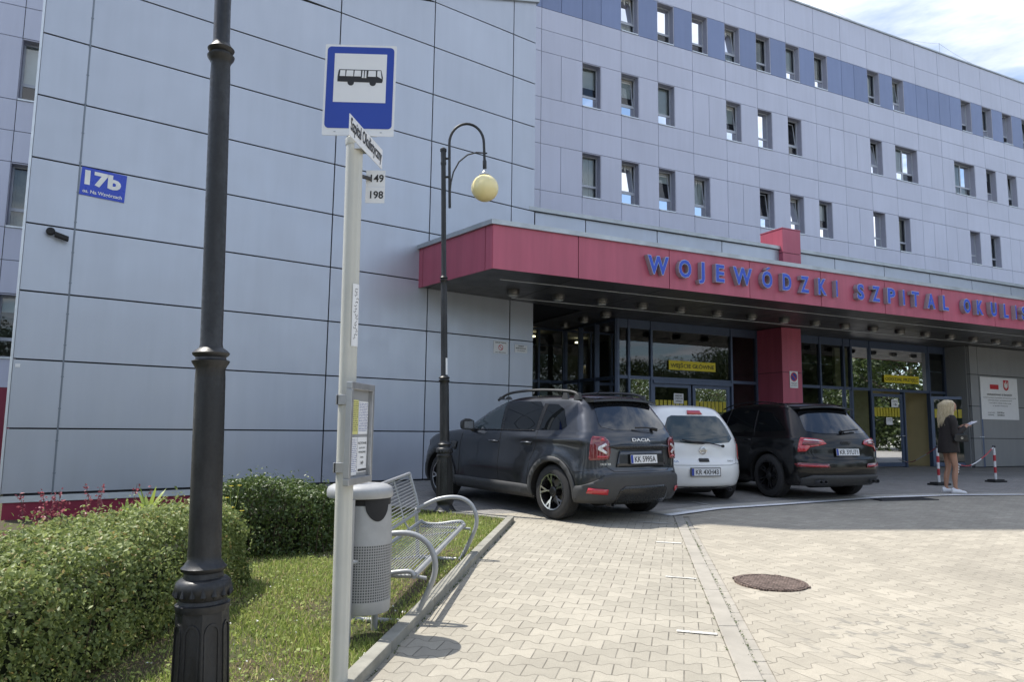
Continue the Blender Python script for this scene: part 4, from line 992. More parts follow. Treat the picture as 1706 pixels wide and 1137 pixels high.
# name plate, seen almost edge on
AZ = Vector((math.sin(R(9)), math.cos(R(9)), 0))
def NP(s_, d, z): p = Vector((-.812,3.45,0)) + AZ*s_ + Vector((AZ.y,-AZ.x,0))*d; return PL(p.x, p.y, z)
b = MB(); b.box(0,.49,-.003,0,2.79,2.90,T=NP); npl = b.build('name_plate', 'sign_white', bs)
me = place_text('Szpital Okulistyczny', NP(.245,.0012,2.846), AZ, (0,0,1), .46, .088, 'ink', .0008, .018); link('lettering', me, npl)
b = MB(); b.box(.2,.28,-.05,-.003,2.80,2.86,T=NP); b.build('clamp', 'alu', npl)
for i, t_ in enumerate(('149','198')):
    z1 = 2.728-.0905*i; b = MB(); b.box(-.79,-.688,3.78,3.783,z1-.088,z1,T=PL); o = b.build('route_plate', 'sign_white', bs)
    me = place_text(t_, PL(-.730,3.779,z1-.044), (1,0,0), (0,0,1), .070, .042, 'ink', .001, .02); link('route_number', me, o)
b = MB(); b.tube([PL(-.80,3.74,2.68),PL(-.765,3.775,2.68)], .011, 8); b.build('clamp', 'iron', bs)
b = MB(); b.box(0,.0,0,0,0,0) if 0 else None
def sc_post():
    n = 7; vs = []; m_ = MB()
    for i in range(n+1):
        a = R(-62)+R(66)*i/n
        for z in (1.80,2.12): p = T(.0452*math.cos(a), .0452*math.sin(a), z); vs.append(p)
    m_.add(vs, [(2*i,2*i+2,2*i+3,2*i+1) for i in range(n)]); s = m_.build('sticker', 'white_sheet', bs)
    m_ = MB()
    for i in range(16):
        z = 1.84+.27*i/16; a0 = R(random.uniform(-55,-35)); a1 = a0+R(random.uniform(15,32))
        m_.tube([T(.0458*math.cos(a0+(a1-a0)*k/4), .0458*math.sin(a0+(a1-a0)*k/4), z+random.uniform(-.008,.008)) for k in range(5)], .0012, 4)
    m_.build('scribble', 'ink', s)
sc_post()
def CS(s_, d, z): p = Vector((-.768,3.54,0)) + AZ*(s_*.88) + Vector((AZ.y,-AZ.x,0))*d; return PL(p.x, p.y, z)
b = MB()
for q in ((0,.37,1.085,1.12),(0,.37,1.55,1.585),(0,.032,1.12,1.55),(.338,.37,1.12,1.55)): b.box(q[0],q[1],-.03,0,q[2],q[3],T=CS)
cs = b.build('timetable_case', 'alu', bs, bevel=.003)
b = MB(); b.box(.03,.34,-.029,-.022,1.12,1.55,T=CS); b.build('case_back', 'panel_grey', cs)
b = MB(); b.box(.035,.165,-.0215,-.0205,1.345,1.50,T=CS); ys_ = b.build('timetable_sheet', 'yellow_paper', cs) if 0 else None
M['yellow_paper'] = simple('yellow_paper', (.62,.60,.22), .7, 0, .05)
def sheets():
    for (s0,s1,z0,z1,mt,nl) in ((.036,.17,1.33,1.50,'yellow_paper',16),(.176,.325,1.33,1.495,'white_sheet',18),(.036,.17,1.13,1.315,'white_sheet',18),(.176,.325,1.14,1.315,'white_sheet',0)):
        b = MB(); b.box(s0,s1,-.0215,-.0205,z0,z1,T=CS); sh = b.build('timetable_sheet', mt, cs)
        b = MB()
        if nl:
            for i in range(nl):
                z = z1-.012-(z1-z0-.02)*i/nl
                s = s0+.008
                while s < s1-.012:
                    w = random.uniform(.004,.016); b.add([CS(s,-.020,z),CS(s+w,-.020,z),CS(s+w,-.020,z+.0035),CS(s,-.020,z+.0035)],[(0,1,2,3)]); s += w+random.uniform(.003,.01)
            b.build('printed_rows', 'blue_print' if mt != 'yellow_paper' else 'ink', sh)
        else:
            for tx, z, h, w in (('PRZYSTANEK',1.285,.012,.12),('KOŃCOWY',1.262,.011,.085),('WYSIADANIE',1.24,.011,.10),('linia',1.215,.010,.04),('149',1.185,.02,.045)):
                link('printed_text', place_text(tx, CS(.25,-.0198,z), AZ, (0,0,1), w, h, 'ink', 0, .01), sh)
            b.box(.19,.322,-.0202,-.0198,1.145,1.157,T=CS); b.build('footer_bar', 'iron', sh)
sheets()
for z in (1.50,1.165):
    b = MB(); b.box(-.868,-.775,3.652,3.665,z-.025,z+.025,T=PL); b.box(-.872,-.858,3.652,3.70,z-.025,z+.025,T=PL); b.build('clamp', 'alu', bs, bevel=.002)

# ================================================================ litter bin
M['bin_grey'] = simple('grey_powder_coat', (.37,.375,.375), .45, .15, .08, 14, bump=.15)
BX, BY, BZ = -.893, 4.60, .075
bn = empty('litter_bin', (BX,BY,BZ), 0, 'grey round litter bin with a square-hole lower body behind the bus stop post', 'litter bin')
def grid_cyl(r, z0, z1, nc, nr, hole=.62):
    V, F = [], []; dz = (z1-z0)/nr
    for i in range(nc):
        for j in range(nr):
            a0, a1 = 2*math.pi*i/nc, 2*math.pi*(i+1)/nc; e = (1-hole)/2; b0, b1 = a0+(a1-a0)*e, a1-(a1-a0)*e; q0, q1 = z0+j*dz, z0+(j+1)*dz; h0, h1 = q0+dz*e, q1-dz*e
            o = len(V)
            for a, z in ((a0,q0),(a1,q0),(a1,q1),(a0,q1),(b0,h0),(b1,h0),(b1,h1),(b0,h1)): V.append((r*math.cos(a), r*math.sin(a), z))
            F += [(o,o+1,o+5,o+4),(o+1,o+2,o+6,o+5),(o+2,o+3,o+7,o+6),(o+3,o,o+4,o+7)]
    return np.array(V), np.array(F)
def litter():
    b = MB(); b.lathe([(.168,.19),(.173,.20),(.174,.262)], 48); b.build('bottom_band', 'bin_grey', bn, smooth=True); b = MB(); b.lathe([(.174,.588),(.173,.60),(.168,.68),(.163,.80),(.160,.82)], 48); o = b.build('body', 'bin_grey', bn, smooth=True)
    V, F = grid_cyl(.1742, .262, .590, 74, 21); np_mesh('perforated_shell', V, F, 'bin_grey', np.full(len(F), .5), bn)
    b = MB(); b.lathe([(.150,.2),(.162,.24),(.164,.60),(.150,.79)], 32); b.build('liner', 'liner_grey', bn, smooth=True)
    b = MB(); b.lathe([(.158,.80),(.158,.866)], 36); 
    b.build('dark_opening', 'black', bn)
    b = MB()
    for k in range(28):
        f = lambda q: .012+.095*math.sin(math.pi*min(1,max(0,q/28)))**.55
        a, a2 = R(-78+k*2.0), R(-76+k*2.0); b.add([(.1685*math.cos(a),.1685*math.sin(a),.835-f(k)),(.1685*math.cos(a2),.1685*math.sin(a2),.835-f(k+1)),(.164*math.cos(a2),.164*math.sin(a2),.866),(.164*math.cos(a),.164*math.sin(a),.866)],[(0,1,2,3)])
    o = b.build('deposit_mouth', 'black', bn)
    b = MB(); b.lathe([(.166,.858),(.196,.862),(.201,.875),(.201,.905),(.194,.922),(.165,.938),(.09,.943),(.085,.928),(.078,.926),(.001,.926)], 48, T=lambda x,y,z: (x-.03,y,z)); b.build('lid', 'bin_grey', bn, smooth=True)
    b = MB(); b.tube([(.05,.19,-.12),(.05,.19,.30)], .021, 10); b.tube([(-.035,-.2,-.12),(-.035,-.2,.86)], .018, 10); b.tube([(-.035,-.2,.5),(0,-.16,.5)],.012,8); b.tube([(.05,.19,.28),(.03,.15,.28)],.012,8); b.build('support_post', 'bin_grey', bn, smooth=True)
M['liner_grey'] = simple('inner_liner', (.10,.105,.11), .7)
litter()

# ================================================================ bench
M['bench_grey'] = simple('grey_bench_coat', (.36,.37,.375), .4, .2, .06, 12)
be = empty('park_bench', (-.607,4.95,.085), -R(5), 'grey steel wire bench with looped armrests on the lawn beside the walkway', 'bench', rx=R(1.3))
def smooth_pts(p, n=6):
    p = [Vector(q) for q in p]; out = []
    for i in range(len(p)-1):
        a, b, c, d = p[max(i-1,0)], p[i], p[i+1], p[min(i+2,len(p)-1)]
        for k in range(n):
            t = k/n; out.append(.5*((2*b)+(c-a)*t+(2*a-5*b+4*c-d)*t*t+(3*b-a-3*c+d)*t**3))
    return out+[p[-1]]
LOOP = [(-.47,.02),(-.2,.02),(-.03,.02)], [(-.012,.03),(.035,.12),(.095,.25),(.125,.34),(.12,.43),(.075,.52),(-.01,.575),(-.12,.585),(-.25,.56),(-.36,.51),(-.445,.46)]
for y in (0.0, 2.02):
    b = MB(); b.tube([(x,y,z) for x,z in LOOP[0]]+smooth_pts([(x,y,z) for x,z in LOOP[1]],5), .019, 12)
    b.tube([(-.42,y,.02),(-.43,y,.3),(-.445,y,.46)], .017, 10); b.build('arm_frame', 'bench_grey', be, smooth=50)
sp = smooth_pts([(.0,0,.325),(-.025,0,.352),(-.10,0,.348),(-.25,0,.325),(-.37,0,.33),(-.405,0,.35)],5)
def at(pts, u):
    L = [0]; 
    for i in range(1,len(pts)): L.append(L[-1]+(pts[i]-pts[i-1]).length)
    t = u*L[-1]
    for i in range(1,len(pts)):
        if L[i] >= t-1e-9: f = (t-L[i-1])/(L[i]-L[i-1]); return pts[i-1].lerp(pts[i], f)
    return pts[-1]
Y0, Y1 = -.06, 2.08
b = MB()
for k in range(1,17): p = at(sp, k/17); b.tube([(p.x,Y0,p.z),(p.x,Y1,p.z)], .0038, 6)
for y in (.5,1.5): b.tube([(p.x,y,p.z-.008) for p in sp], .006, 6)
b.tube([(at(sp,0).x,Y0,at(sp,0).z),(at(sp,0).x,Y1,at(sp,0).z)], .019, 12); b.tube([(at(sp,1).x,Y0,at(sp,1).z),(at(sp,1).x,Y1,at(sp,1).z)], .015, 12)
for y in (Y0,Y1): b.tube([(p.x,y,p.z) for p in sp], .016, 10)
b.tube([(.0,0,.31),(-.4,0,.31)], .014, 8); b.tube([(.07,0,.30),(-.0,0,.31)],.012,8); b.tube([(.07,2.02,.30),(-.4,2.02,.31)],.012,8)
b.build('seat', 'bench_grey', be, smooth=50)
b = MB(); bp = [Vector((-.43,0,.44)), Vector((-.47,0,.60)), Vector((-.53,0,.79))]
for k in range(1,13): p = at(bp, k/13); b.tube([(p.x,Y0,p.z),(p.x,Y1,p.z)], .0038, 6)
for u in (0,1): p = at(bp, u); b.tube([(p.x,Y0,p.z),(p.x,Y1,p.z)], .014, 10)
for y in (Y0,Y1): b.tube([(p.x,y,p.z) for p in bp], .015, 10)
for y in (.5,1.5): b.tube([(-.36,y,.02 if 0 else .32)]+[(p.x-.01,y,p.z) for p in bp], .008, 6)
b.build('backrest', 'bench_grey', be, smooth=50)

# ================================================================ wall signs and notices
def flat(name, F, t0, t1, off, z0, z1, mat, label=None, cat='sign', parent=None, th=.008, group=None):
    c = F((t0+t1)/2, off, z0)
    if parent is None: e = empty(name, c, 0, label, cat, group)
    b = MB(); b.box(t0,t1,off-th,off,z0,z1,T=F)
    o = b.build('panel' if parent is None else name, mat, e if parent is None else parent, local=parent is not None)
    if parent is None: o.matrix_parent_inverse = parent_world(e).inverted(); return e, o
    return o
def write(s, F, t, off, z, w, h, mat, parent, bold=.01, name='lettering'):
    d = (F(1,0,0)-F(0,0,0)); me = place_text(s, F(t,off,z), d, (0,0,1), w, h, mat, .0015, bold); return link(name, me, parent)
def disc(mb, F, t, off, z, r0, r1, n=28, mi=0, a0=0, a1=360):
    for k in range(n):
        p, q = R(a0+(a1-a0)*k/n), R(a0+(a1-a0)*(k+1)/n)
        mb.add([F(t+r0*math.cos(p),off,z+r0*math.sin(p)),F(t+r1*math.cos(p),off,z+r1*math.sin(p)),F(t+r1*math.cos(q),off,z+r1*math.sin(q)),F(t+r0*math.cos(q),off,z+r0*math.sin(q))],[(0,1,2,3)],mi)
# 17b
th = R(-2.0)
def F17(t, off, z): x, y = t+5.78, z-5.02; return FG(-5.78+x*math.cos(th)-y*math.sin(th), off, 5.02+x*math.sin(th)+y*math.cos(th))
M['enamel'] = simple('blue_enamel', (.02,.06,.50), .3)
e, o = flat('address_plate', F17, -6.09, -5.47, -.004, 4.805, 5.245, 'enamel', 'blue house number plate reading 17b on the silver wall', th=.01)
write('17b', F17, -5.79, -.016, 5.085, .50, .235, 'white_print', o, .05); write('os. Na Wzgórzach', F17, -5.78, -.016, 4.865, .54, .07, 'white_print', o, .02)
cc_ = FG(-6.33,-.02,4.12); e = empty('security_camera', cc_, R(37), 'small black security camera high on the silver wall below the blue plate', 'camera')
b = MB(); b.lathe([(.001,-.05),(.045,-.045),(.06,-.02),(.06,.01),(.05,.03),(.001,.035)], 20, T=lambda x,y,z: (x-.09,-.05+z*.6,y+.04)); b.build('dome', 'black', e, smooth=True)
b = MB(); b.box(-.04,.14,-.13,-.04,-.045,.025,T=lambda x,y,z: (x,y-.02*x,z-.28*x)); b.tube([(-.06,-.04,.03),(.0,-.07,.0)], .02, 8); b.build('body', 'black', e, bevel=.012)
e, o = flat('small_notice', FG, -6.70, -6.64, -.004, 2.13, 2.18, 'white_sheet', 'tiny white sticker at the left edge of the silver wall', th=.003)
e, o = flat('smoking_ban_notice', FG, 1.695, 2.07, -.004, 2.925, 3.19, 'white_sheet', 'white notice with a red ring on the silver wall, left of the smaller notice', th=.004)
write('ZAKAZ PALENIA', FG, 1.882, -.009, 3.16, .30, .03, 'ink', o, .02); write('NO SMOKING', FG, 1.882, -.009, 2.95, .28, .022, 'ink', o, .02)
b = MB(); disc(b, FG, 1.882, -.0095, 3.055, .048, .062); b.add([FG(1.838,-.0097,3.09),FG(1.848,-.0097,3.10),FG(1.926,-.0097,3.02),FG(1.916,-.0097,3.01)],[(0,1,2,3)]); b.build('ban_ring','red_print',o)
e, o = flat('monitoring_notice', FG, 2.26, 2.60, -.004, 2.985, 3.15, 'white_sheet', 'small white notice near the end of the silver wall under the canopy', th=.004)
write('OBIEKT', FG, 2.43, -.009, 3.125, .16, .03, 'ink', o, .02); write('MONITOROWANY', FG, 2.43, -.009, 3.075, .28, .03, 'ink', o, .02); write('CAŁODOBOWO', FG, 2.43, -.009, 3.025, .22, .022, 'ink', o, .01)
M['yellow_dull'] = simple('yellow_banner', (.78,.64,.03), .5, 0, .04)
e, o = flat('main_entrance_banner', FC, 6.70, 8.235, 3.765, 2.885, 3.125, 'yellow_dull', 'yellow banner reading WEJŚCIE GŁÓWNE on the entrance glass', th=.006)
write('WEJŚCIE GŁÓWNE', FC, 7.47, 3.757, 3.0, 1.44, .165, 'ink', o, .016)
e, o = flat('admissions_banner', FC, 14.83, 16.435, 3.765, 2.87, 3.10, 'yellow_dull', 'yellow banner reading ODDZIAŁ PRZYJĘĆ above the open door', th=.006)
write('ODDZIAŁ PRZYJĘĆ', FC, 15.63, 3.757, 2.98, 1.52, .16, 'ink', o, .016)
e, o = flat('no_parking_sign', FC, 9.96, 10.25, 2.862, 2.49, 2.935, 'white_sheet', 'white no parking sign with a blue and red disc on the red column', th=.008)
b = MB(); disc(b, FC, 10.105, 2.8525, 2.785, 0, .118); b.build('blue_disc','blue_print',o)
b = MB(); disc(b, FC, 10.105, 2.8515, 2.785, .098, .122); b.add([FC(10.02,2.8512,2.85),FC(10.04,2.8512,2.87),FC(10.19,2.8512,2.72),FC(10.17,2.8512,2.70)],[(0,1,2,3)]); b.build('red_ring','red_print',o)
write('NIE DOTYCZY', FC, 10.105, 2.8525, 2.62, .2, .025, 'ink', o); write('POJAZDÓW', FC, 10.105, 2.8525, 2.585, .17, .022, 'ink', o); write('UPRAWNIONYCH', FC, 10.105, 2.8525, 2.55, .22, .02, 'ink', o)
e, o = flat('funding_board', FC, 18.24, 20.17, 2.99, 1.80, 3.14, 'white_sheet', 'large white information board with a crest on the grey wall', 'board', th=.02)
b = MB(); b.add([FC(18.72,2.967,2.76),FC(19.17,2.967,2.76),FC(19.17,2.967,2.91),FC(18.72,2.967,2.91)],[(0,1,2,3)]); b.build('red_band','red_print',o)
b = MB(); b.add([FC(t,2.967,z) for t,z in ((19.42,3.07),(19.70,3.07),(19.70,2.83),(19.66,2.77),(19.56,2.73),(19.46,2.77),(19.42,2.83))],[tuple(range(7))]); b.build('shield','red_print',o)
b = MB()
for s_ in (-1,1):
    for k in range(4): b.add([FC(19.56+s_*.02,2.965,2.93-.02*k),FC(19.56+s_*(.115-.008*k),2.965,3.03-.05*k),FC(19.56+s_*(.10-.01*k),2.965,2.99-.055*k),FC(19.56+s_*.02,2.965,2.89-.02*k)],[(0,1,2,3)])
b.add([FC(t,2.9648,z) for t,z in ((19.56,2.77),(19.59,2.83),(19.585,2.95),(19.575,3.0),(19.59,3.03),(19.56,3.05),(19.535,3.02),(19.535,2.95),(19.53,2.83))],[tuple(range(9))]); b.build('crest_bird','white_print',o)
write('DOFINANSOWANO ZE ŚRODKÓW', FC, 19.2, 2.967, 2.60, 1.3, .075, 'ink', o, .02)
for i, (s_, w) in enumerate((('PAŃSTWOWEGO FUNDUSZU REHABILITACJI OSÓB',1.7),('Likwidacja barier architektonicznych',1.25),('i wyposażenie oddziału okulistycznego',1.15),('w sprzęt medyczny',.8))): write(s_, FC, 19.2, 2.967, 2.49-.085*i, w, .042, 'ink', o, .008)
write('WARTOŚĆ', FC, 18.72, 2.967, 2.02, .35, .035, 'ink', o); write('218 390 zł', FC, 19.2, 2.967, 2.02, .36, .05, 'ink', o, .02); write('UDZIAŁ', FC, 18.70, 2.967, 1.94, .3, .035, 'ink', o); write('150 000 zł', FC, 19.2, 2.967, 1.94, .36, .05, 'ink', o, .02)
e, o = flat('door_notice', FC, 6.87, 7.18, 3.80-.005, 2.02, 2.28, 'white_sheet', 'white notice stuck on the left sliding door', 'notice', th=.003)
write('DRZWI', FC, 7.02, 3.789, 2.22, .2, .05, 'ink', o, .02); write('AUTOMATYCZNE', FC, 7.02, 3.789, 2.15, .26, .035, 'ink', o, .02); write('UWAGA', FC, 7.02, 3.789, 2.08, .2, .045, 'ink', o, .02)
e, o = flat('door_notice', FC, 15.15, 15.45, 3.795, 2.12, 2.36, 'white_sheet', 'white arrow notice high on the closed glass door leaf', 'notice', th=.003)
write('WEJŚCIE', FC, 15.30, 3.789, 2.30, .22, .04, 'ink', o, .02); write('→', FC, 15.30, 3.789, 2.20, .18, .08, 'ink', o, .02)
e, o = flat('door_notice', FC, 14.88, 15.16, 3.795, 1.58, 1.80, 'white_sheet', 'pale notice below the yellow stripe on the closed glass door leaf', 'notice', th=.003)
write('GODZINY', FC, 15.02, 3.789, 1.75, .2, .03, 'ink', o); write('PRZYJĘĆ', FC, 15.02, 3.789, 1.70, .2, .03, 'ink', o)
e, o = flat('door_notice', FD, .95, 1.25, -.03, 2.0, 2.2, 'white_sheet', 'white notice on the open glass door leaf', 'notice', th=.003)

# ================================================================ cars
def catmull(keys, n):
    K = np.array(keys, float); out = []
    for i in range(len(K)-1):
        a, b, c, d = K[max(i-1,0)], K[i], K[i+1], K[min(i+2,len(K)-1)]
        # monotone-ish tangents
        m1 = np.where((b-a)*(c-b) > 0, (c-a)/2, 0) if i else (c-b)*.6
        m2 = np.where((c-b)*(d-c) > 0, (d-b)/2, 0) if i < len(K)-2 else (c-b)*.6
        for k in range(n):
            t = k/n; out.append((2*t**3-3*t**2+1)*b+(t**3-2*t**2+t)*m1+(-2*t**3+3*t**2)*c+(t**3-t**2)*m2)
    out.append(K[-1]); return out
def hull(keys, bump=None, sub=4, nr=18, ns=56, nc=9):
    """horizontal rings; key = zr,xr,zf,xf,w,rear corner radius,front corner radius,rear bow,front bow,side bow"""
    rings = catmull(keys, sub); V, F = [], []
    for (zr,xr_,zf,xf,w,rr,rf,br,bf,sb) in rings:
        P = []
        def corner(cx, cy, r, a0, a1, n): return [(cx+r*math.cos(a0+(a1-a0)*k/n), cy+r*math.sin(a0+(a1-a0)*k/n)) for k in range(n+1)]
        rr_, rf_ = min(rr, w*.95), min(rf, w*.95)
        half = []     # y>=0 half from rear centre to front centre
        for k in range(nr//2): half.append((xr_, (w-rr_)*k/(nr//2)))
        half += corner(xr_+rr_, w-rr_, rr_, math.pi, math.pi/2, nc)
        x0, x1 = xr_+rr_, xf-rf_
        for k in range(1, ns): half.append((x0+(x1-x0)*k/ns, w))
        half += corner(xf-rf_, w-rf_, rf_, math.pi/2, 0, nc)
        for k in range(nr//2-1, -1, -1): half.append((xf, (w-rf_)*k/(nr//2)))
        full = half + [(x,-y) for x, y in half[-2:0:-1]]
        L = xf-xr_
        for x, y in full:
            u = min(1, max(0, (x-xr_)/L)); t = y/w
            z = zr+(zf-zr)*u
            er = math.exp(-(x-xr_)/.35); ef = math.exp(-(xf-x)/.45)
            x2 = x + br*t*t*er - bf*t*t*ef
            y2 = y*(1 - sb*((u-.5)*2)**2*.5 - sb*((u-.5)*2)**6*.6)
            if bump: y2 += math.copysign(bump(x2, z), y)*min(1, (abs(y)/w)**6) if abs(y) > 1e-6 else 0
            V.append((x2, y2, z))
    n = len(full); m = len(rings)
    for j in range(m-1):
        for i in range(n): F.append((j*n+i, j*n+(i+1)%n, (j+1)*n+(i+1)%n, (j+1)*n+i))
    F.append(tuple(range(n))[::-1])
    # top cap: strip across
    top = (m-1)*n; F.append(tuple(top+i for i in range(n)))
    me = bpy.data.meshes.new('hull'); me.from_pydata(V, [], F); me.update(); fix_normals(me); return me
def boolean_cut(me, cutters):
    o = bpy.data.objects.new('h', me); COL.objects.link(o); cs = []
    for c in cutters:
        co = bpy.data.objects.new('c', c); COL.objects.link(co); cs.append(co)
        b = o.modifiers.new('b','BOOLEAN'); b.operation = 'DIFFERENCE'; b.object = co; b.solver = 'EXACT'
    dg = bpy.context.evaluated_depsgraph_get(); r = bpy.data.meshes.new_from_object(o.evaluated_get(dg))
    for q in cs+[o]: bpy.data.objects.remove(q)
    return r
def cyl_mesh(x, z, r, y0, y1, n=48):
    m = MB(); m.lathe([(r,y0),(r,y1)], n, T=lambda a,b,c: (x+a, c, z+b)); me = bpy.data.meshes.new('c'); me.from_pydata(m.v, [], m.f); me.update(); fix_normals(me); return me
class Car:
    def __init__(s, e, me, axle, R_, paint, arch=.06, y_arch=.5, wh=1.):
        s.e, s.R, s.axle = e, R_, axle
        s.full = me.copy(); s.bvh = BVHTree.FromPolygons([v.co[:] for v in s.full.vertices], [tuple(p.vertices) for p in s.full.polygons])
        cut = [cyl_mesh(x, R_*wh, R_+arch, sg*y_arch, sg*1.4) for x in (0, axle) for sg in (1,-1)]
        b = boolean_cut(me, cut); b.materials.clear()
        for q in (paint, 'black'): b.materials.append(M[q])
        zlow = min(v.co.z for v in s.full.vertices)+.01
        for p in b.polygons:
            c = p.center; p.material_index = 0
            for x in (0, axle):
                d = math.hypot(c.x-x, c.z-R_*wh)
                if d < R_+arch+.004 and (abs(d-R_-arch) < .012 or abs(abs(c.y)-y_arch) < .005): p.material_index = 1
            if c.z < zlow: p.material_index = 1
        b.name = 'body'; s.body = link('body', b, e, smooth=32)
    def ray(s, o, d):
        h = s.bvh.ray_cast(Vector(o), Vector(d)); return h
    def patch(s, name, poly, face, mat, off=.004, th=0., res=.045, parent=None, smooth=True, label=None, lim=-.43):
        """polygon drawn in side view (x,z) for face 'L'/'R', rear view (y,z) for 'B', top view (x,y) for 'T'; wrapped on the hull"""
        bm = bmesh.new(); fv = bm.faces.new([bm.verts.new((a,b,0)) for a,b in poly])
        xs = [p[0] for p in poly]; zs = [p[1] for p in poly]
        for lo, hi, nrm in ((min(xs),max(xs),(1,0,0)),(min(zs),max(zs),(0,1,0))):
            k = max(1, int((hi-lo)/res))
            for i in range(1,k):
                c = lo+(hi-lo)*i/k; bmesh.ops.bisect_plane(bm, geom=bm.verts[:]+bm.edges[:]+bm.faces[:], plane_co=(c if nrm[0] else 0, c if nrm[1] else 0, 0), plane_no=nrm)
        bad = []
        for v in bm.verts:
            a, b = v.co.x, v.co.y
            if face in 'LR': sg = 1 if face == 'L' else -1; o, d = (a, sg*3, b), (0,-sg,0)
            elif face == 'B': o, d = (-3, a, b), (1,0,0)
            elif face == 'F': o, d = (8, a, b), (-1,0,0)
            else: o, d = (a, b, 4), (0,0,-1)
            h = s.ray(o, d)
            if face == 'B' and (h[0] is None or h[0].x > lim) and abs(a) > .3:
                sg = math.copysign(1, a); d = (0,-sg,0); h = s.ray((lim, sg*3, b), d)
            if h[0] is None: bad.append(v); v.co = Vector((0,0,0)); continue
            n_ = h[1]; 
            if n_.dot(Vector(d)) > 0: n_ = -n_
            v.co = h[0] + n_*off
        bmesh.ops.delete(bm, geom=bad, context='VERTS')
        bmesh.ops.dissolve_degenerate(bm, dist=.0008, edges=bm.edges[:])
        bmesh.ops.recalc_face_normals(bm, faces=bm.faces)
        me = bpy.data.meshes.new(name); bm.to_mesh(me); bm.free()
        o = link(name, me, parent or s.e, smooth=smooth and 35)
        for q in (mat if isinstance(mat,(list,tuple)) else [mat]): me.materials.append(M[q])
        if th:
            so = o.modifiers.new('thick','SOLIDIFY'); so.thickness = th; so.offset = 0
        if label: o['label'] = label
        return o
    def line(s, name, pts, face, w=.006, mat='seam', off=.002, parent=None):
        """thin strip following points"""
        P = [Vector(p) for p in pts]; L_, R_ = [], []
        dense = []
        for i in range(len(P)-1):
            k = max(1, int((P[i+1]-P[i]).length/.04))
            for j in range(k): dense.append(P[i].lerp(P[i+1], j/k))
        dense.append(P[-1]); pt = []
        for q in dense:
            a, b = q
            if face in 'LR': sg = 1 if face == 'L' else -1; h = s.ray((a, sg*3, b), (0,-sg,0))
            elif face == 'B': h = s.ray((-3, a, b), (1,0,0))
            else: h = s.ray((a, b, 4), (0,0,-1))
            if h[0] is not None: pt.append(h[0]+h[1]*0)
        mb = MB(); 
        if len(pt) > 1: mb.tube(pt, w/2, 5)
        return mb
    def wheels(s, wtyre, yout, rim_fn, tread=.0):
        R_ = s.R; ty = MB(); w = wtyre
        prof = [(R_*.66,-w/2+.012),(R_*.70,-w/2),(R_*.86,-w/2-.004),(R_*.955,-w/2+.012),(R_*.99,-w/2+.035),(R_,-w/2+.055),(R_,w/2-.055),(R_*.99,w/2-.035),(R_*.955,w/2-.012),(R_*.86,w/2+.004),(R_*.70,w/2),(R_*.66,w/2-.012)]
        ty.lathe(prof, 56, 0, T=lambda x,y,z: (x,z,y), closed=True)
        for k in range(72):
            a = 2*math.pi*k/72
            for q, (y0, y1) in enumerate(((-w/2+.03,-.035),(-.03,.0),(.005,.035),(.04,w/2-.03))):
                aa = a + (.022 if q % 2 else 0)
                ty.box(-.009,.009,y0,y1,R_-.003,R_+.004,T=lambda x,y,z,aa=aa: (math.sin(aa)*z+math.cos(aa)*x, y, math.cos(aa)*z-math.sin(aa)*x))
        proto = None
        for x in (0, s.axle):
            for sg in (1,-1):
                if proto is None:
                    wh = empty('wheel', (x, sg*(yout-w/2), R_)); wh.parent = s.e
                    ty.build('tyre', 'tyre', wh, smooth=35)
                    r = MB(); rr = R_*.67
                    r.lathe([(rr,-w/2+.01),(rr+.006,w/2-.002),(rr-.012,w/2-.004),(rr-.02,w/2-.03),(rr-.03,-w/2+.02),(rr-.05,-.04),(.10,-.045),(.001,-.04)], 48, 1, T=lambda x,y,z: (x,z,y))
                    r.lathe([(rr+.002,w/2-.008),(rr+.001,w/2+.004),(rr-.014,w/2+.002),(rr-.017,w/2-.02)], 48, 0, T=lambda x,y,z: (x,z,y), closed=True)
                    r.lathe([(rr-.07,-.02),(rr-.07,-.012),(.06,-.01)], 32, 2, T=lambda x,y,z: (x,z,y))
                    rim_fn(r, rr, w/2); r.build('rim', s.rimmats, wh, smooth=30); proto = wh
                else:
                    wh = copy_tree(proto, s.e); wh.location = (x, sg*(yout-w/2), R_)
                wh.rotation_euler = (0, random.uniform(0,1.2), 0 if sg > 0 else math.pi)
def spokes(n, shape, depth=(.0,-.02), mi=0):
    """shape: list of (radial fraction, tangential offset) polygons"""
    def f(mb, rr, yo):
        for k in range(n):
            a = 2*math.pi*k/n
            for poly, m, lift in shape:
                def T(u, v, y, a=a): x_, z_ = v*rr, u*rr; return (math.sin(a)*z_+math.cos(a)*x_, y, math.cos(a)*z_-math.sin(a)*x_)
                N_ = len(poly); dsh = lambda u: -.022*(1-u)*1.2
                vs = [T(u, v, yo-.006+lift+dsh(u)) for u, v in poly]+[T(u*.99, v*.9, yo-.045+dsh(u)) for u, v in poly]
                mb.add(vs, [tuple(range(N_)), tuple(range(N_,2*N_))[::-1]]+[(i,(i+1)%N_,N_+(i+1)%N_,N_+i) for i in range(N_)], m)
        mb.lathe([(.07,-.03),(.066,yo-.022),(.05,yo-.012),(.03,yo-.012),(.028,yo-.008),(.001,yo-.007)], 24, 1, T=lambda x,y,z: (x,z,y))
    return f
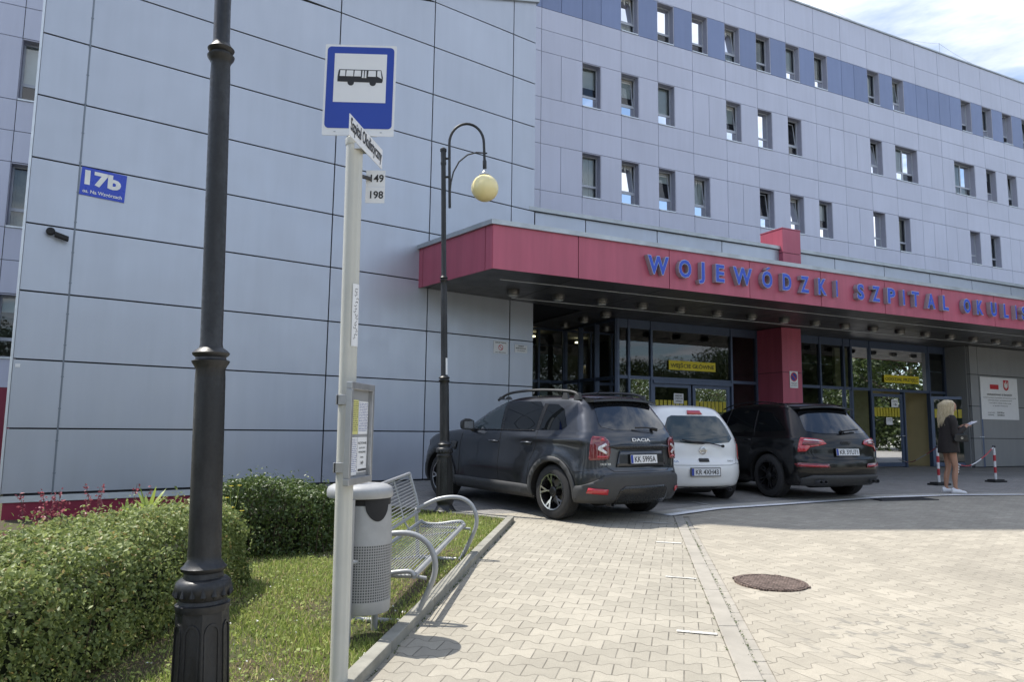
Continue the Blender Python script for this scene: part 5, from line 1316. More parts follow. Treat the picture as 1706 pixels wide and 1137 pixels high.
def paint(name, col, metal=.0, rough=.25, flake=.0, coat=1.):
    m = Mat(name, col, rough, metal); P = m.coord('World'); n = m.noise(P, 3.5, 4, .6); g = m.noise(P, 900, 1)
    f = g.map(.3,.7,1-flake,1+flake); m.base(m.scale(col, f)); m.rough(n.map(.3,.7,rough*.9,rough*1.25))
    m.b.inputs['Coat Weight'].default_value = coat; m.b.inputs['Coat IOR'].default_value = 1.42; m.b.inputs['Specular IOR Level'].default_value = .25; m.b.inputs['Coat Roughness'].default_value = .045
    d = m.noise(P, 2.2, 5, .7); m.l(d.map(.35,.7,.012,.05), m.b.inputs['Coat Roughness']); return m.m
M['paint_grey'] = paint('dark_grey_metallic_paint', (.048,.052,.061), .85, .34, .15)
M['paint_white'] = paint('white_car_paint', (.76,.765,.755), 0, .35)
M['paint_black'] = paint('black_car_paint', (.003,.003,.0035), 0, .3, 0, .6)
M['tyre'] = simple('tyre_rubber', (.022,.022,.023), .78, 0, .2, 30, bump=.3)
M['plastic'] = simple('matt_grey_plastic', (.045,.046,.048), .62, 0, .08, 12, bump=.15)
M['plastic_black'] = simple('gloss_black_plastic', (.012,.012,.013), .25)
M['seam'] = simple('panel_gap', (.006,.006,.006), .8)
M['car_glass'] = Mat('dark_car_glass', (.004,.005,.006), .02, 0, Coat_Weight=.0, IOR=1.5).m
M['car_glass_rear'] = Mat('rear_car_glass', (.008,.009,.011), .02, 0, IOR=1.9).m
M['car_glass_clear'] = Mat('tinted_car_glass', (.035,.05,.055), .02, 0, IOR=1.6).m
M['lens_red'] = Mat('red_lens', (.42,.012,.02), .12, 0, Coat_Weight=1.).m
M['lens_dark_red'] = Mat('smoked_red_lens', (.15,.012,.018), .1, 0, Coat_Weight=1.).m
M['lens_clear'] = Mat('clear_lens', (.62,.60,.60), .12, .3, Coat_Weight=1.).m
M['chrome'] = simple('brushed_chrome', (.62,.63,.65), .2, 1., .05)
M['rim_black'] = simple('black_rim_paint', (.012,.012,.013), .3); M['disc'] = simple('brake_disc', (.16,.15,.14), .4, .8)
M['plate_white'] = simple('plate_white', (.68,.69,.70), .35, 0, .02); M['eu_blue'] = simple('plate_blue', (.01,.04,.30), .4)
def number_plate(car, z, yc, w, text, tilt=0, off=.02):
    """Polish plate on the tail"""
    h = car.ray((-3, yc, z), (1,0,0)); x = h[0].x - off; hh = w*.114/.52
    nrm = Vector((-1,0,tilt)).normalized(); up = Vector((tilt,0,1)).normalized()
    def T(a, d, b): p = Vector((x, yc, z)) + Vector((0,-1,0))*a + up*b + nrm*d; return tuple(p)
    b = MB(); b.box(-w/2-.012,w/2+.012,-.012,0,-hh/2-.012,hh/2+.012,T=T); o = b.build('number_plate', 'plastic_black', car.e)
    b = MB(); b.box(-w/2,w/2,0,.003,-hh/2,hh/2,T=T); b.build('plate_face', 'plate_white', o)
    b = MB(); b.box(-w/2+.002,-w/2+.044,.003,.0042,-hh/2+.003,hh/2-.003,T=T); b.build('plate_band', 'eu_blue', o)
    link('plate_number', place_text(text, T(.02,.0045,0), (0,-1,0), up, w*.80, hh*.70, 'ink', .0006, .015), o)
    return o
def word(car, s, y, z, w, h, mat, parent, bold=.01, off=.004, face='B', x=None):
    me = place_text(s, (0,0,0), (0,-1,0) if face == 'B' else (1,0,0), (0,0,1), w, h, mat, 0, bold)
    for v in me.vertices:
        hh = car.ray((-3, y+v.co.y, z+v.co.z), (1,0,0))
        if hh[0] is not None: v.co = Vector((hh[0].x-off, y+v.co.y, z+v.co.z))
    return link('badge', me, parent)
def arc_poly(cx, cz, r0, r1, a0, a1, n=18):
    return [(cx+r1*math.cos(R(a0+(a1-a0)*k/n)), cz+r1*math.sin(R(a0+(a1-a0)*k/n))) for k in range(n+1)] + [(cx+r0*math.cos(R(a1+(a0-a1)*k/n)), cz+r0*math.sin(R(a1+(a0-a1)*k/n))) for k in range(n+1)]
def seams(car, items, w=.007):
    for face, pts in items:
        q = car.line('seam', pts, face, w)
        if q.v: q.build('panel_gap', 'seam', car.e)
def mirror_unit(car, x, z, y, mat, sc=1.):
    for sg in (1,-1):
        b = MB(); prof = [(.0,-.06),(.075,-.055),(.10,-.02),(.105,.04),(.09,.09),(.03,.11),(-.005,.10)]
        n = len(prof); vs = []
        for yy, k in ((0,.75),(.06,1.),(.15,1.),(.20,.78),(.215,.5)):
            vs += [(x+(a*k)*sc, sg*(y+yy*sc), z+(b_*k+.01)*sc) for a, b_ in prof]
        fs = [(j*n+i, j*n+(i+1)%n, (j+1)*n+(i+1)%n, (j+1)*n+i) for j in range(4) for i in range(n)]+[tuple(range(n)), tuple(range(4*n,5*n))]
        b.add(vs, fs); b.tube([(x+.05,sg*(y-.08),z-.09),(x+.04,sg*(y+.04),z-.03)], .022, 8)
        o = b.build('door_mirror', mat, car.e, smooth=50)
        g = MB(); g.add([(x-.006*sc, sg*(y+.02*sc), z-.035*sc),(x-.006*sc, sg*(y+.18*sc), z-.03*sc),(x-.006*sc, sg*(y+.18*sc), z+.075*sc),(x-.006*sc, sg*(y+.02*sc), z+.085*sc)], [(0,1,2,3)]); g.build('mirror_glass', 'chrome', o)
def handle(car, x, z, mat, l=.2):
    for f, sg in (('L',1),('R',-1)):
        h = car.ray((x, sg*3, z), (0,-sg,0)); y = h[0].y
        b = MB(); b.tube([(x-l/2,y,z),(x-l/2+.03,y+sg*.03,z+.004),(x+l/2-.03,y+sg*.03,z+.004),(x+l/2,y,z)], [.014,.016,.016,.014], 8); b.build('door_handle', mat, car.e, smooth=50)
def underbody(car, x0, x1, w, z, mat='black'):
    b = MB(); b.box(x0,x1,-w,w,z-.06,z+.12); b.tube([(0,-.7,car.R),(0,.7,car.R)],.05,8); b.tube([(car.axle,-.7,car.R),(car.axle,.7,car.R)],.05,8); b.lathe([(.13,-.35),(.13,.35)],14,T=lambda a,b_,c:(x0+.25+a,c,z-.06+b_*.6)); b.build('underbody', mat, car.e)

# ---------- dark grey SUV
def car_suv():
    g = gz(0,9.6)
    e = empty('parked_car', (0,0,0), 0, 'dark grey metallic SUV with roof rails parked nearest to the lamp post', 'car', 'cars parked along the entrance')
    A = 2.673; Rw = .345
    K = [# zr, xr, zf, xf, w, rr, rf, br, bf, sb
     (.235,-.55,.22,3.22,.76,.20,.25,.08,.12,.06),
     (.25,-.68,.24,3.38,.85,.22,.28,.10,.15,.06),
     (.33,-.76,.32,3.46,.885,.24,.30,.10,.18,.06),
     (.50,-.800,.50,3.50,.90,.24,.30,.11,.20,.06),
     (.62,-.795,.62,3.50,.902,.24,.30,.11,.20,.06),
     (.68,-.765,.70,3.49,.90,.22,.30,.10,.20,.06),
     (.80,-.755,.80,3.46,.895,.20,.30,.10,.20,.06),
     (.96,-.745,.93,3.40,.885,.19,.30,.10,.20,.06),
     (1.06,-.725,1.02,3.15,.87,.18,.30,.10,.20,.06),
     (1.12,-.700,1.07,2.75,.855,.17,.28,.10,.16,.06),
     (1.165,-.675,1.11,2.38,.835,.16,.26,.10,.13,.06),
     (1.25,-.625,1.22,2.16,.80,.16,.24,.09,.12,.065),
     (1.36,-.555,1.35,1.92,.755,.16,.22,.09,.12,.07),
     (1.48,-.470,1.47,1.66,.70,.16,.22,.09,.11,.075),
     (1.565,-.405,1.55,1.42,.645,.16,.22,.08,.10,.08),
     (1.605,-.330,1.595,1.18,.56,.16,.22,.06,.08,.08),
     (1.625,-.16,1.615,.92,.40,.14,.2,.03,.04,.05),
     (1.632,.05,1.625,.65,.2,.1,.1,.0,.0,.0)]
    def bump(x, z):
        k = 0; fade = min(1, max(0, (x+.78)/.33)); fade = fade*fade*(3-2*fade)
        for cx in (0, A):
            d = math.hypot(x-cx, z-Rw); k += .032*math.exp(-((d-.46)/.13)**2)*(1 if z > .3 else .6)
        k += .022*math.exp(-((z-1.03)/.05)**2)*math.exp(-max(0, x-.55)**2/.12)*(1 if x > -.9 else 0)      # rear shoulder
        k -= .020*math.exp(-((z-.62)/.16)**2)*(1 if .5 < x < 2.2 else 0)*min(1,(x-.5)/.3 if x < 1.3 else (2.2-x)/.3)
        return k*fade
    c = Car(e, hull(K, bump), A, Rw, 'paint_grey', arch=.055)
    c.rimmats = ['chrome','rim_black','disc']
    Y = [([(.20,-.05),(.20,.05),(.52,.045),(.52,-.045)],1,-.004), ([(.50,-.05),(.50,.05),(.62,.10),(.97,.235),(.99,.12),(.70,.02),(.70,-.02),(.99,-.12),(.97,-.235),(.62,-.10)],0,.004), ([(.30,-.035),(.30,.035),(.50,.04),(.50,-.04)],0,.002)]
    c.wheels(.215, .895, spokes(5, Y))
    for sg in (1,-1):
        f = 'L' if sg > 0 else 'R'
        # cladding round the arches, sills
        for cx, a0, a1 in ((0,-22,200),(A,-20,202)):
            c.patch('arch_cladding', arc_poly(cx, Rw, Rw+.052, Rw+.115, a0, a1, 26), f, 'plastic', .012, .016)
        c.patch('sill_cladding', [(.42,.235),(2.25,.235),(2.26,.40),(.44,.40)], f, 'plastic', .010, .014)
        for i, poly in enumerate(([(1.20,1.115),(2.06,1.10),(1.94,1.24),(1.70,1.41),(1.47,1.50),(1.27,1.515)], [(.42,1.13),(1.13,1.118),(1.19,1.515),(.95,1.525),(.50,1.52),(.40,1.45)], [(-.24,1.21),(-.04,1.14),(.30,1.135),(.30,1.50),(.10,1.495),(-.06,1.43)])):
            if i == 2: poly = [(-.17,1.20),(-.10,1.15),(.33,1.135),(.31,1.49),(.12,1.485),(-.03,1.42)]
            c.patch('side_window', poly, f, 'car_glass' if i else 'car_glass_clear', .004)
        c.patch('window_surround', [(1.135,1.118),(1.195,1.116),(1.265,1.515),(1.195,1.515)], f, 'plastic_black', .0035)
        c.patch('window_surround', [(.34,1.135),(.415,1.132),(.395,1.50),(.32,1.49)], f, 'plastic_black', .0035)
        c.patch('window_bead', [(.42,1.118),(2.04,1.09),(2.04,1.10),(.42,1.128)], f, 'plastic_black', .010, .006)
        c.patch('headlight', [(3.05,.80),(3.40,.78),(3.40,.90),(3.10,.94)], f, 'lens_clear', .006)
        c.patch('fender_trim', [(2.24,.90),(2.40,.92),(2.34,.80),(2.26,.78)], f, 'plastic', .010, .012)
        # roof rail
        b = MB(); y = sg*.625
        zt = lambda x: 1.64-.03*((x-.6)/1.0)**2
        b.tube(smooth_pts([(-.24,y,1.585),(-.12,y,1.645),(.12,y,1.672),(.6,y,1.685),(1.0,y,1.672),(1.32,y,1.635),(1.55,y,1.545)],6), .019, 8)
        for x in (-.19,.05,1.30,1.47): b.hexa([(x-.07,y-.02,1.55),(x+.07,y-.02,1.55),(x+.07,y+.02,1.55),(x-.07,y+.02,1.55),(x-.035,y-.014,1.645-.05*(x>1.2)),(x+.035,y-.014,1.645-.05*(x>1.2)),(x+.035,y+.014,1.645-.05*(x>1.2)),(x-.035,y+.014,1.645-.05*(x>1.2))])
        b.build('roof_rail', 'plastic', e, smooth=45)
        # tail lamp: rounded square block with dark frame, red and clear insides
        q = [(sg*a,b_) for a,b_ in ((.58,.80),(.80,.785),(.885,.82),(.90,.93),(.89,1.05),(.84,1.085),(.62,1.075),(.565,1.03),(.55,.90))]
        tl = c.patch('tail_light', q, 'B', 'lens_dark_red', .014, .01, .025, lim=-.60)
        c.patch('lamp_element', [(sg*a,b_) for a,b_ in ((.62,1.0),(.72,.955),(.84,.965),(.84,.925),(.73,.92),(.62,.86),(.60,.885),(.68,.937),(.60,.975))], 'B', 'lens_clear', .021, .004, .02, lim=-.66, parent=tl)
        c.patch('lamp_element', [(sg*a,b_) for a,b_ in ((.60,.82),(.86,.82),(.87,.845),(.60,.845))], 'B', 'lens_red', .021, .004, .02, lim=-.66, parent=tl)
        c.patch('lamp_element', [(sg*a,b_) for a,b_ in ((.62,1.025),(.86,1.03),(.85,1.055),(.64,1.055))], 'B', 'lens_red', .021, .004, .02, lim=-.66, parent=tl)
        c.patch('reflector', [(sg*a,b_) for a,b_ in ((.62,.375),(.83,.39),(.82,.455),(.62,.44))], 'B', 'lens_red', .040, .006)
    # rear: window, bumper cladding, licence recess
    c.patch('rear_window', [(-.60,1.20),(-.42,1.165),(.42,1.165),(.60,1.20),(.62,1.24),(.545,1.50),(.50,1.53),(-.50,1.53),(-.545,1.50),(-.62,1.24)], 'B', 'car_glass_rear', .005, lim=-.25)
    c.patch('bumper_cladding', [(-.90,.33),(-.86,.27),(.86,.27),(.90,.33),(.895,.46),(.66,.60),(.52,.625),(-.52,.625),(-.66,.60),(-.895,.46)], 'B', 'plastic', .016, .022)
    c.patch('bumper_lower', [(-.48,.26),(.48,.26),(.44,.42),(.36,.47),(-.36,.47),(-.44,.42)], 'B', 'plastic_black', .030, .01)
    c.patch('tailgate_lip', [(-.60,.955),(-.42,.925),(.42,.925),(.60,.955),(.50,.975),(.38,.99),(-.38,.99),(-.50,.975)], 'B', 'plastic_black', .012, .016)
    c.patch('tailgate_recess', [(-.46,.70),(.46,.70),(.40,.905),(-.40,.905)], 'B', 'paint_grey', .010, .012)
    # spoiler
    b = MB(); ys = np.linspace(-.60,.60,13)
    for i in range(12):
        def pr(y): d = .045*(y/.6)**2; return [(-.27+d,y,1.605-.02*(y/.6)**2),(-.50+d,y,1.578-.03*(y/.6)**2),(-.505+d,y,1.55-.03*(y/.6)**2),(-.36+d,y,1.545-.03*(y/.6)**2)]
        p0, p1 = pr(ys[i]), pr(ys[i+1]); b.add(p0+p1, [(0,1,5,4),(1,2,6,5),(2,3,7,6),(3,0,4,7),(0,3,2,1),(4,5,6,7)])
    b.build('roof_spoiler', 'plastic_black', e, smooth=40)
    b = MB(); b.tube([(-.72,-.30,1.19),(-.725,-.10,1.205),(-.70,.08,1.20)], .011, 6); b.tube([(-.71,-.34,1.175),(-.66,-.28,1.19)], .022, 8); b.build('rear_wiper', 'black', e)
    number_plate(c, .80, 0, .50, 'KK 5995A', .12, .03)
    word(c, 'DACIA', 0, 1.045, .34, .042, 'white_print', e, .025, .010); word(c, 'DUSTER', .62, .74, .15, .026, 'chrome', e, .01, .008)
    seams(c, [('L',[(1.16,1.11),(1.15,.42)]),('L',[(2.12,1.09),(2.16,.85),(2.14,.42)]),('L',[(.46,.72),(.40,.82),(.34,.98),(.36,1.13)]),('L',[(-.05,.86),(.38,1.12)][:0] or [(.455,.7),(.5,.42)]),
              ('R',[(1.16,1.11),(1.15,.42)]),('R',[(2.12,1.09),(2.16,.85),(2.14,.42)]),('R',[(.46,.72),(.36,1.0),(.36,1.13)]),
              ('B',[(-.63,1.08),(-.64,.80),(-.60,.70),(-.5,.645),(.5,.645),(.60,.70),(.64,.80),(.63,1.08)]),('L',[(-.62,.66),(-.40,.63)]),('L',[(-.44,.46),(-.70,.47)])])
    mirror_unit(c, 1.83, 1.14, .865, 'plastic'); handle(c, .55, .955, 'paint_grey'); handle(c, 1.30, .945, 'paint_grey'); underbody(c, -.5, 3.2, .68, .30)
    b = MB(); b.lathe([(.035,0),(.035,-.16),(.028,-.16),(.028,0)], 14, T=lambda x,y,z: (-.60+z*.6, .48+x, .235+y)); b.build('exhaust', 'iron', e)
    b = MB(); b.tube([(.15,.0,1.62),(.02,.0,1.70)], .008, 6); b.build('aerial', 'black', e)
    return c
# ---------- small white hatchback
def car_hatch():
    e = empty('parked_car', (0,0,0), 0, 'small white rounded hatchback parked between the grey and the black SUV', 'car', 'cars parked along the entrance')
    A = 2.45; Rw = .29
    K = [(.20,-.42,.20,2.95,.70,.25,.3,.10,.14,.06),(.25,-.58,.24,3.10,.79,.28,.34,.13,.18,.07),(.36,-.64,.36,3.16,.825,.30,.36,.14,.22,.07),(.50,-.665,.50,3.18,.832,.30,.36,.14,.22,.07),(.60,-.645,.62,3.17,.832,.28,.36,.13,.22,.07),
         (.68,-.60,.70,3.12,.83,.26,.36,.13,.22,.07),(.80,-.585,.82,3.00,.825,.25,.34,.13,.20,.07),(.92,-.57,.92,2.80,.812,.24,.32,.13,.18,.07),(.99,-.55,.98,2.55,.80,.24,.30,.12,.16,.07),(1.04,-.53,1.04,2.25,.785,.24,.28,.12,.14,.07),
         (1.15,-.475,1.15,2.02,.75,.24,.26,.11,.13,.08),(1.28,-.40,1.28,1.72,.69,.24,.26,.10,.13,.08),(1.39,-.325,1.39,1.42,.62,.22,.24,.09,.12,.08),(1.455,-.26,1.455,1.16,.54,.20,.22,.08,.10,.08),(1.49,-.14,1.49,.92,.42,.18,.2,.05,.06,.06),(1.51,.05,1.51,.60,.22,.12,.12,.0,.0,.0)]
    def bump(x, z): return sum(.02*math.exp(-((math.hypot(x-cx,z-Rw)-.36)/.1)**2) for cx in (0,A)) + .012*math.exp(-((z-.86)/.06)**2)
    c = Car(e, hull(K, bump), A, Rw, 'paint_white', arch=.045, y_arch=.48); c.rimmats = ['chrome','rim_black','disc']
    c.wheels(.175, .815, spokes(7, [([(.2,-.06),(.2,.06),(.97,.12),(.97,-.12)],0,0)]))
    c.patch('rear_window', [(-.60,.99),(-.52,.925),(-.2,.905),(.2,.905),(.52,.925),(.60,.99),(.55,1.16),(.47,1.30),(.40,1.335),(-.40,1.335),(-.47,1.30),(-.55,1.16)], 'B', 'car_glass_clear', .005, 0, .035, lim=-.12)
    c.patch('high_brake_light', [(-.13,1.355),(.13,1.355),(.115,1.412),(-.115,1.412)], 'B', 'lens_red', .014, .016, .03)
    for sg in (1,-1):
        f = 'L' if sg > 0 else 'R'
        tl = c.patch('tail_light', [(sg*a,b) for a,b in ((.735,.67),(.79,.645),(.832,.70),(.832,.90),(.79,.965),(.73,.985),(.715,.90))], 'B', 'lens_red', .012, .012, .02, lim=-.40)
        c.patch('lamp_element', [(sg*a,b) for a,b in ((.737,.68),(.79,.655),(.83,.70),(.83,.79),(.735,.80))], 'B', 'lens_clear', .020, .004, .02, parent=tl, lim=-.42)
        for poly in ([(1.12,.99),(1.92,.98),(1.72,1.17),(1.48,1.32),(1.17,1.36)], [(.32,1.0),(1.06,.99),(1.11,1.37),(.7,1.40),(.42,1.36)], [(-.10,1.04),(.26,1.01),(.34,1.30),(.05,1.22)]): c.patch('side_window', poly, f, 'car_glass_clear', .004)
    number_plate(c, .475, 0, .50, 'KR 4XH43', .02, .012)
    b = MB(); b.lathe([(.058,-.004),(.058,.006),(.046,.008),(.046,-.004)], 28, T=lambda x,y,z: (-.585-z-.012, x, .80+y), closed=True); b.box(-.606,-.596,-.07,.07,.788,.812); b.build('round_badge', 'chrome', e, smooth=40)
    word(c, 'NISSAN', 0, .80, .105, .014, 'ink', e, .01, .026); word(c, 'MICRA', .52, .635, .20, .03, 'chrome', e, .012, .006); word(c, 'DIG-S', -.50, .64, .11, .022, 'ink', e, .012, .006)
    c.patch('tailgate_button', [(-.085,.625),(.085,.625),(.085,.675),(-.085,.675)], 'B', 'plastic_black', .008, .012, .03)
    b = MB(); b.tube([(-.60,-.02,.905),(-.615,.1,.915),(-.595,.36,.965)][::1], .011, 6); b.tube([(-.61,-.34,.87),(-.625,-.05,.925),(-.58,.30,.945)],.010,6); b.lathe([(.022,0),(.024,.03),(.001,.035)],12,T=lambda x,y,z:(-.60-z,-.34+x,.87+y)); b.build('rear_wiper', 'black', e)
    seams(c, [('B',[(-.69,.97),(-.685,.70),(-.62,.60),(-.48,.575),(.48,.575),(.62,.60),(.685,.70),(.69,.97)]),('B',[(-.47,.41),(-.44,.54),(.44,.54),(.47,.41)][:0] or [(-.80,.60),(-.70,.60)]),('R',[(-.55,.60),(-.38,.58)]),('R',[(1.10,1.0),(1.12,.3)]),('L',[(1.10,1.0),(1.12,.3)]),('L',[(-.55,.60),(-.38,.58)])])
    c.patch('lower_valance', [(-.60,.205),(.60,.205),(.56,.25),(-.56,.25)], 'B', 'plastic', .006)
    mirror_unit(c, 1.62, 1.0, .80, 'paint_white', .85); handle(c, .45, .87, 'paint_white'); underbody(c, -.4, 2.9, .60, .25)
    b = MB(); b.lathe([(.028,0),(.028,-.12),(.022,-.12),(.022,0)], 14, T=lambda x,y,z: (-.50+z*.6, -.50+x, .20+y)); b.build('exhaust', 'iron', e)
    return c
# ---------- black SUV
def car_black():
    e = empty('parked_car', (0,0,0), 0, 'glossy black SUV with black wheels parked in front of the red column', 'car', 'cars parked along the entrance')
    A = 2.807; Rw = .365
    K = [(.22,-.60,.22,3.45,.80,.22,.3,.08,.12,.06),(.26,-.80,.26,3.62,.90,.26,.34,.12,.18,.06),(.38,-.885,.38,3.70,.935,.28,.36,.13,.22,.06),(.55,-.90,.55,3.72,.945,.28,.36,.14,.22,.06),(.66,-.885,.68,3.72,.945,.27,.36,.14,.22,.06),(.74,-.86,.76,3.69,.942,.26,.36,.14,.22,.06),
         (.88,-.845,.88,3.60,.935,.25,.34,.14,.22,.06),(.99,-.815,.96,3.40,.92,.25,.32,.14,.20,.06),(1.06,-.78,1.02,3.0,.90,.25,.30,.14,.18,.065),(1.11,-.745,1.06,2.62,.88,.25,.30,.13,.16,.07),
         (1.20,-.68,1.18,2.38,.84,.25,.28,.13,.15,.07),(1.32,-.585,1.32,2.08,.78,.25,.26,.12,.14,.075),(1.45,-.48,1.45,1.76,.71,.24,.26,.11,.13,.08),(1.545,-.40,1.54,1.46,.65,.22,.25,.10,.12,.08),(1.595,-.32,1.59,1.18,.57,.22,.22,.08,.1,.08),(1.622,-.14,1.62,.9,.42,.18,.2,.04,.05,.06),(1.64,.1,1.635,.6,.2,.1,.1,.0,.0,.0)]
    def bump(x, z): return min(1, max(0, (x+.85)/.35))*sum(.03*math.exp(-((math.hypot(x-cx,z-Rw)-.46)/.12)**2) for cx in (0,A)) + .016*math.exp(-((z-1.0)/.04)**2)
    c = Car(e, hull(K, bump), A, Rw, 'paint_black', arch=.05); c.rimmats = ['rim_black','rim_black','disc']
    c.wheels(.24, .94, spokes(5, [([(.18,-.05),(.18,.0),(.97,-.10),(.97,-.19)],0,.004),([(.18,.0),(.18,.05),(.97,.19),(.97,.10)],0,.004)]))
    c.patch('rear_window', [(-.66,1.13),(-.45,1.10),(.45,1.10),(.66,1.13),(.66,1.18),(.57,1.45),(.52,1.49),(-.52,1.49),(-.57,1.45),(-.66,1.18)], 'B', 'car_glass_rear', .005, lim=-.25)
    for sg in (1,-1):
        f = 'L' if sg > 0 else 'R'
        tl = c.patch('tail_light', [(sg*a,b) for a,b in ((.40,.925),(.52,.90),(.70,.87),(.76,.80),(.88,.79),(.93,.86),(.93,1.0),(.88,1.03),(.60,1.01),(.46,.99))], 'B', 'lens_red', .012, .012, .025, lim=-.64)
        c.patch('lamp_element', [(sg*a,b) for a,b in ((.50,.92),(.70,.90),(.86,.90),(.86,.955),(.55,.965))], 'B', 'lens_dark_red', .020, .004, .03, parent=tl, lim=-.68)
        c.patch('lamp_element', [(sg*a,b) for a,b in ((.43,.955),(.52,.965),(.86,.985),(.86,1.0),(.55,.99))], 'B', 'lens_clear', .020, .003, .03, parent=tl, lim=-.68)
        c.patch('reflector', [(sg*a,b) for a,b in ((.40,.535),(.88,.545),(.90,.60),(.86,.615),(.42,.60))], 'B', 'lens_dark_red', .012, .008)
        c.patch('lamp_strip', [(sg*a,b) for a,b in ((.44,.55),(.86,.56),(.86,.585),(.45,.575))], 'B', 'lens_red', .018, .004)
        for poly in ([(1.22,1.09),(2.25,1.07),(2.05,1.22),(1.72,1.42),(1.45,1.49),(1.25,1.50)], [(.40,1.10),(1.17,1.09),(1.20,1.50),(.9,1.52),(.50,1.50)], [(-.36,1.14),(.34,1.11),(.44,1.48),(.10,1.44),(-.12,1.33)]): c.patch('side_window', poly, f, 'car_glass', .004)
        for x0, z0, x1, z1 in ((1.185,1.10,1.215,1.50),(.37,1.10,.46,1.49)):
            c.patch('window_bead', [(x0,z0),(x0+.012,z0),(x1+.012,z1),(x1,z1)], f, 'plastic', .008)
    b = MB(); ys = np.linspace(-.60,.60,13)
    for i in range(12):
        def pr(y): d = .06*(y/.6)**2; dz = -.035*(y/.6)**2; return [(-.22+d,y,1.602+dz),(-.50+d,y,1.570+dz),(-.505+d,y,1.545+dz),(-.34+d,y,1.535+dz)]
        p0, p1 = pr(ys[i]), pr(ys[i+1]); b.add(p0+p1, [(0,1,5,4),(1,2,6,5),(2,3,7,6),(3,0,4,7),(0,3,2,1),(4,5,6,7)])
    b.build('roof_spoiler', 'paint_black', e, smooth=40)
    number_plate(c, .795, 0, .50, 'KR 3YU71', .12, .02)
    b = MB()
    for k in range(4): b.lathe([(.030,0),(.030,.006),(.022,.006),(.022,0)], 20, T=lambda x,y,z,k=k: (-.838-z, (k-1.5)*.045+x, .945+y), closed=True)
    b.build('ring_badge', 'plastic', e, smooth=40)
    c.patch('bumper_lower', [(-.80,.25),(.80,.25),(.84,.36),(.70,.42),(-.70,.42),(-.84,.36)], 'B', 'plastic', .012, .014)
    b = MB()
    for y in (-.62,-.52,.52,.62): b.lathe([(.042,0),(.042,-.15),(.034,-.15),(.034,0)], 16, T=lambda x,z_,z,y=y: (-.75+z, y+x, .31+z_*.8))
    b.build('exhaust', 'iron', e)
    b = MB(); b.tube([(-.78,-.02,1.12),(-.80,.05,1.14),(-.735,-.38,1.175)], .012, 6); b.tube([(-.77,0,1.115),(-.74,.02,1.15)],.02,6); b.build('rear_wiper', 'black', e)
    for sg in (1,-1):
        b = MB(); y = sg*.66; b.tube(smooth_pts([(-.20,y,1.56),(-.1,y,1.60),(.5,y,1.645),(1.1,y,1.615),(1.5,y,1.52)],5), .012, 6); b.build('roof_rail', 'plastic_black', e, smooth=45)
    seams(c, [('B',[(-.74,1.02),(-.72,.86),(-.66,.72),(-.5,.665),(.5,.665),(.66,.72),(.72,.86),(.74,1.02)]),('L',[(1.19,1.09),(1.19,.40)]),('L',[(.46,.75),(.36,1.0),(.37,1.1)]),('R',[(1.19,1.09),(1.19,.40)]),('B',[(-.94,.64),(-.75,.64)]),('B',[(.75,.64),(.94,.64)]),('B',[(-.7,.50),(.7,.50)])], .009)
    mirror_unit(c, 1.95, 1.12, .90, 'paint_black'); handle(c, .52, .96, 'paint_black'); handle(c, 1.38, .95, 'paint_black'); underbody(c, -.6, 3.4, .70, .31)
    return c
def park(car, x, y, az, sc):
    """put the rear axle centre at x,y heading az (deg from +Y, clockwise)"""
    h = Vector((math.sin(R(az)), math.cos(R(az)))); 
    f = Vector((x,y))+h*car.axle*sc; z0, z1 = float(gz(x,y)), float(gz(f.x,f.y))
    pitch = math.atan2(z1-z0, car.axle*sc)
    car.e.location = (x,y,z0+.002); car.e.rotation_mode = 'XYZ'; car.e.rotation_euler = (0, -pitch, R(90-az)); car.e.scale = (sc,)*3
CS1 = .97
suv = car_suv(); hh = Vector((math.sin(R(-38)), math.cos(R(-38)))); rt = Vector((hh.y,-hh.x))
p = Vector((.60,9.46)) + rt*(.79*CS1); park(suv, p.x, p.y, -38, CS1)
hb = car_hatch(); hh = Vector((math.sin(R(-17)), math.cos(R(-17)))); rt = Vector((hh.y,-hh.x)); p = Vector((3.44,12.04)) - rt*(.73*.98); park(hb, p.x, p.y, -17, .98)
bk = car_black(); hh = Vector((math.sin(R(-22)), math.cos(R(-22)))); rt = Vector((hh.y,-hh.x)); p = (Vector((4.32,12.24))+Vector((5.78,12.83)))/2; park(bk, p.x, p.y, -22, .95)

# ================================================================ person
M['skin'] = Mat('skin', (.40,.22,.145), .5, 0, Subsurface_Weight=.12).m
M['cloth'] = simple('dark_brown_wool', (.022,.018,.017), .9, 0, .25, 40, bump=.3)
M['hair'] = None
m = Mat('blonde_hair', (.62,.50,.32), .5); P = m.coord('Object'); n = m.noise(P, 14, 4, .7, (9,9,.9)); m.base(m.mix(n.map(.3,.7,0,1), (.34,.25,.13), (.78,.68,.48))); m.bump(n, .6, .01); M['hair'] = m.m
M['shoe'] = simple('white_trainer', (.75,.75,.76), .5); M['leather'] = simple('black_leather', (.012,.012,.013), .3)
def skin_mesh(verts, edges, radii, root=0, sub=2):
    me = bpy.data.meshes.new('s'); me.from_pydata(verts, edges, []); o = bpy.data.objects.new('s', me); COL.objects.link(o)
    md = o.modifiers.new('skin','SKIN'); 
    for v, r in zip(me.skin_vertices[0].data if me.skin_vertices else [], radii): v.radius = (r, r) if not isinstance(r, tuple) else r
    if me.skin_vertices: me.skin_vertices[0].data[root].use_root = True
    sb = o.modifiers.new('sub','SUBSURF'); sb.levels = sub; sb.render_levels = sub
    dg = bpy.context.evaluated_depsgraph_get(); r = bpy.data.meshes.new_from_object(o.evaluated_get(dg)); bpy.data.objects.remove(o); return r
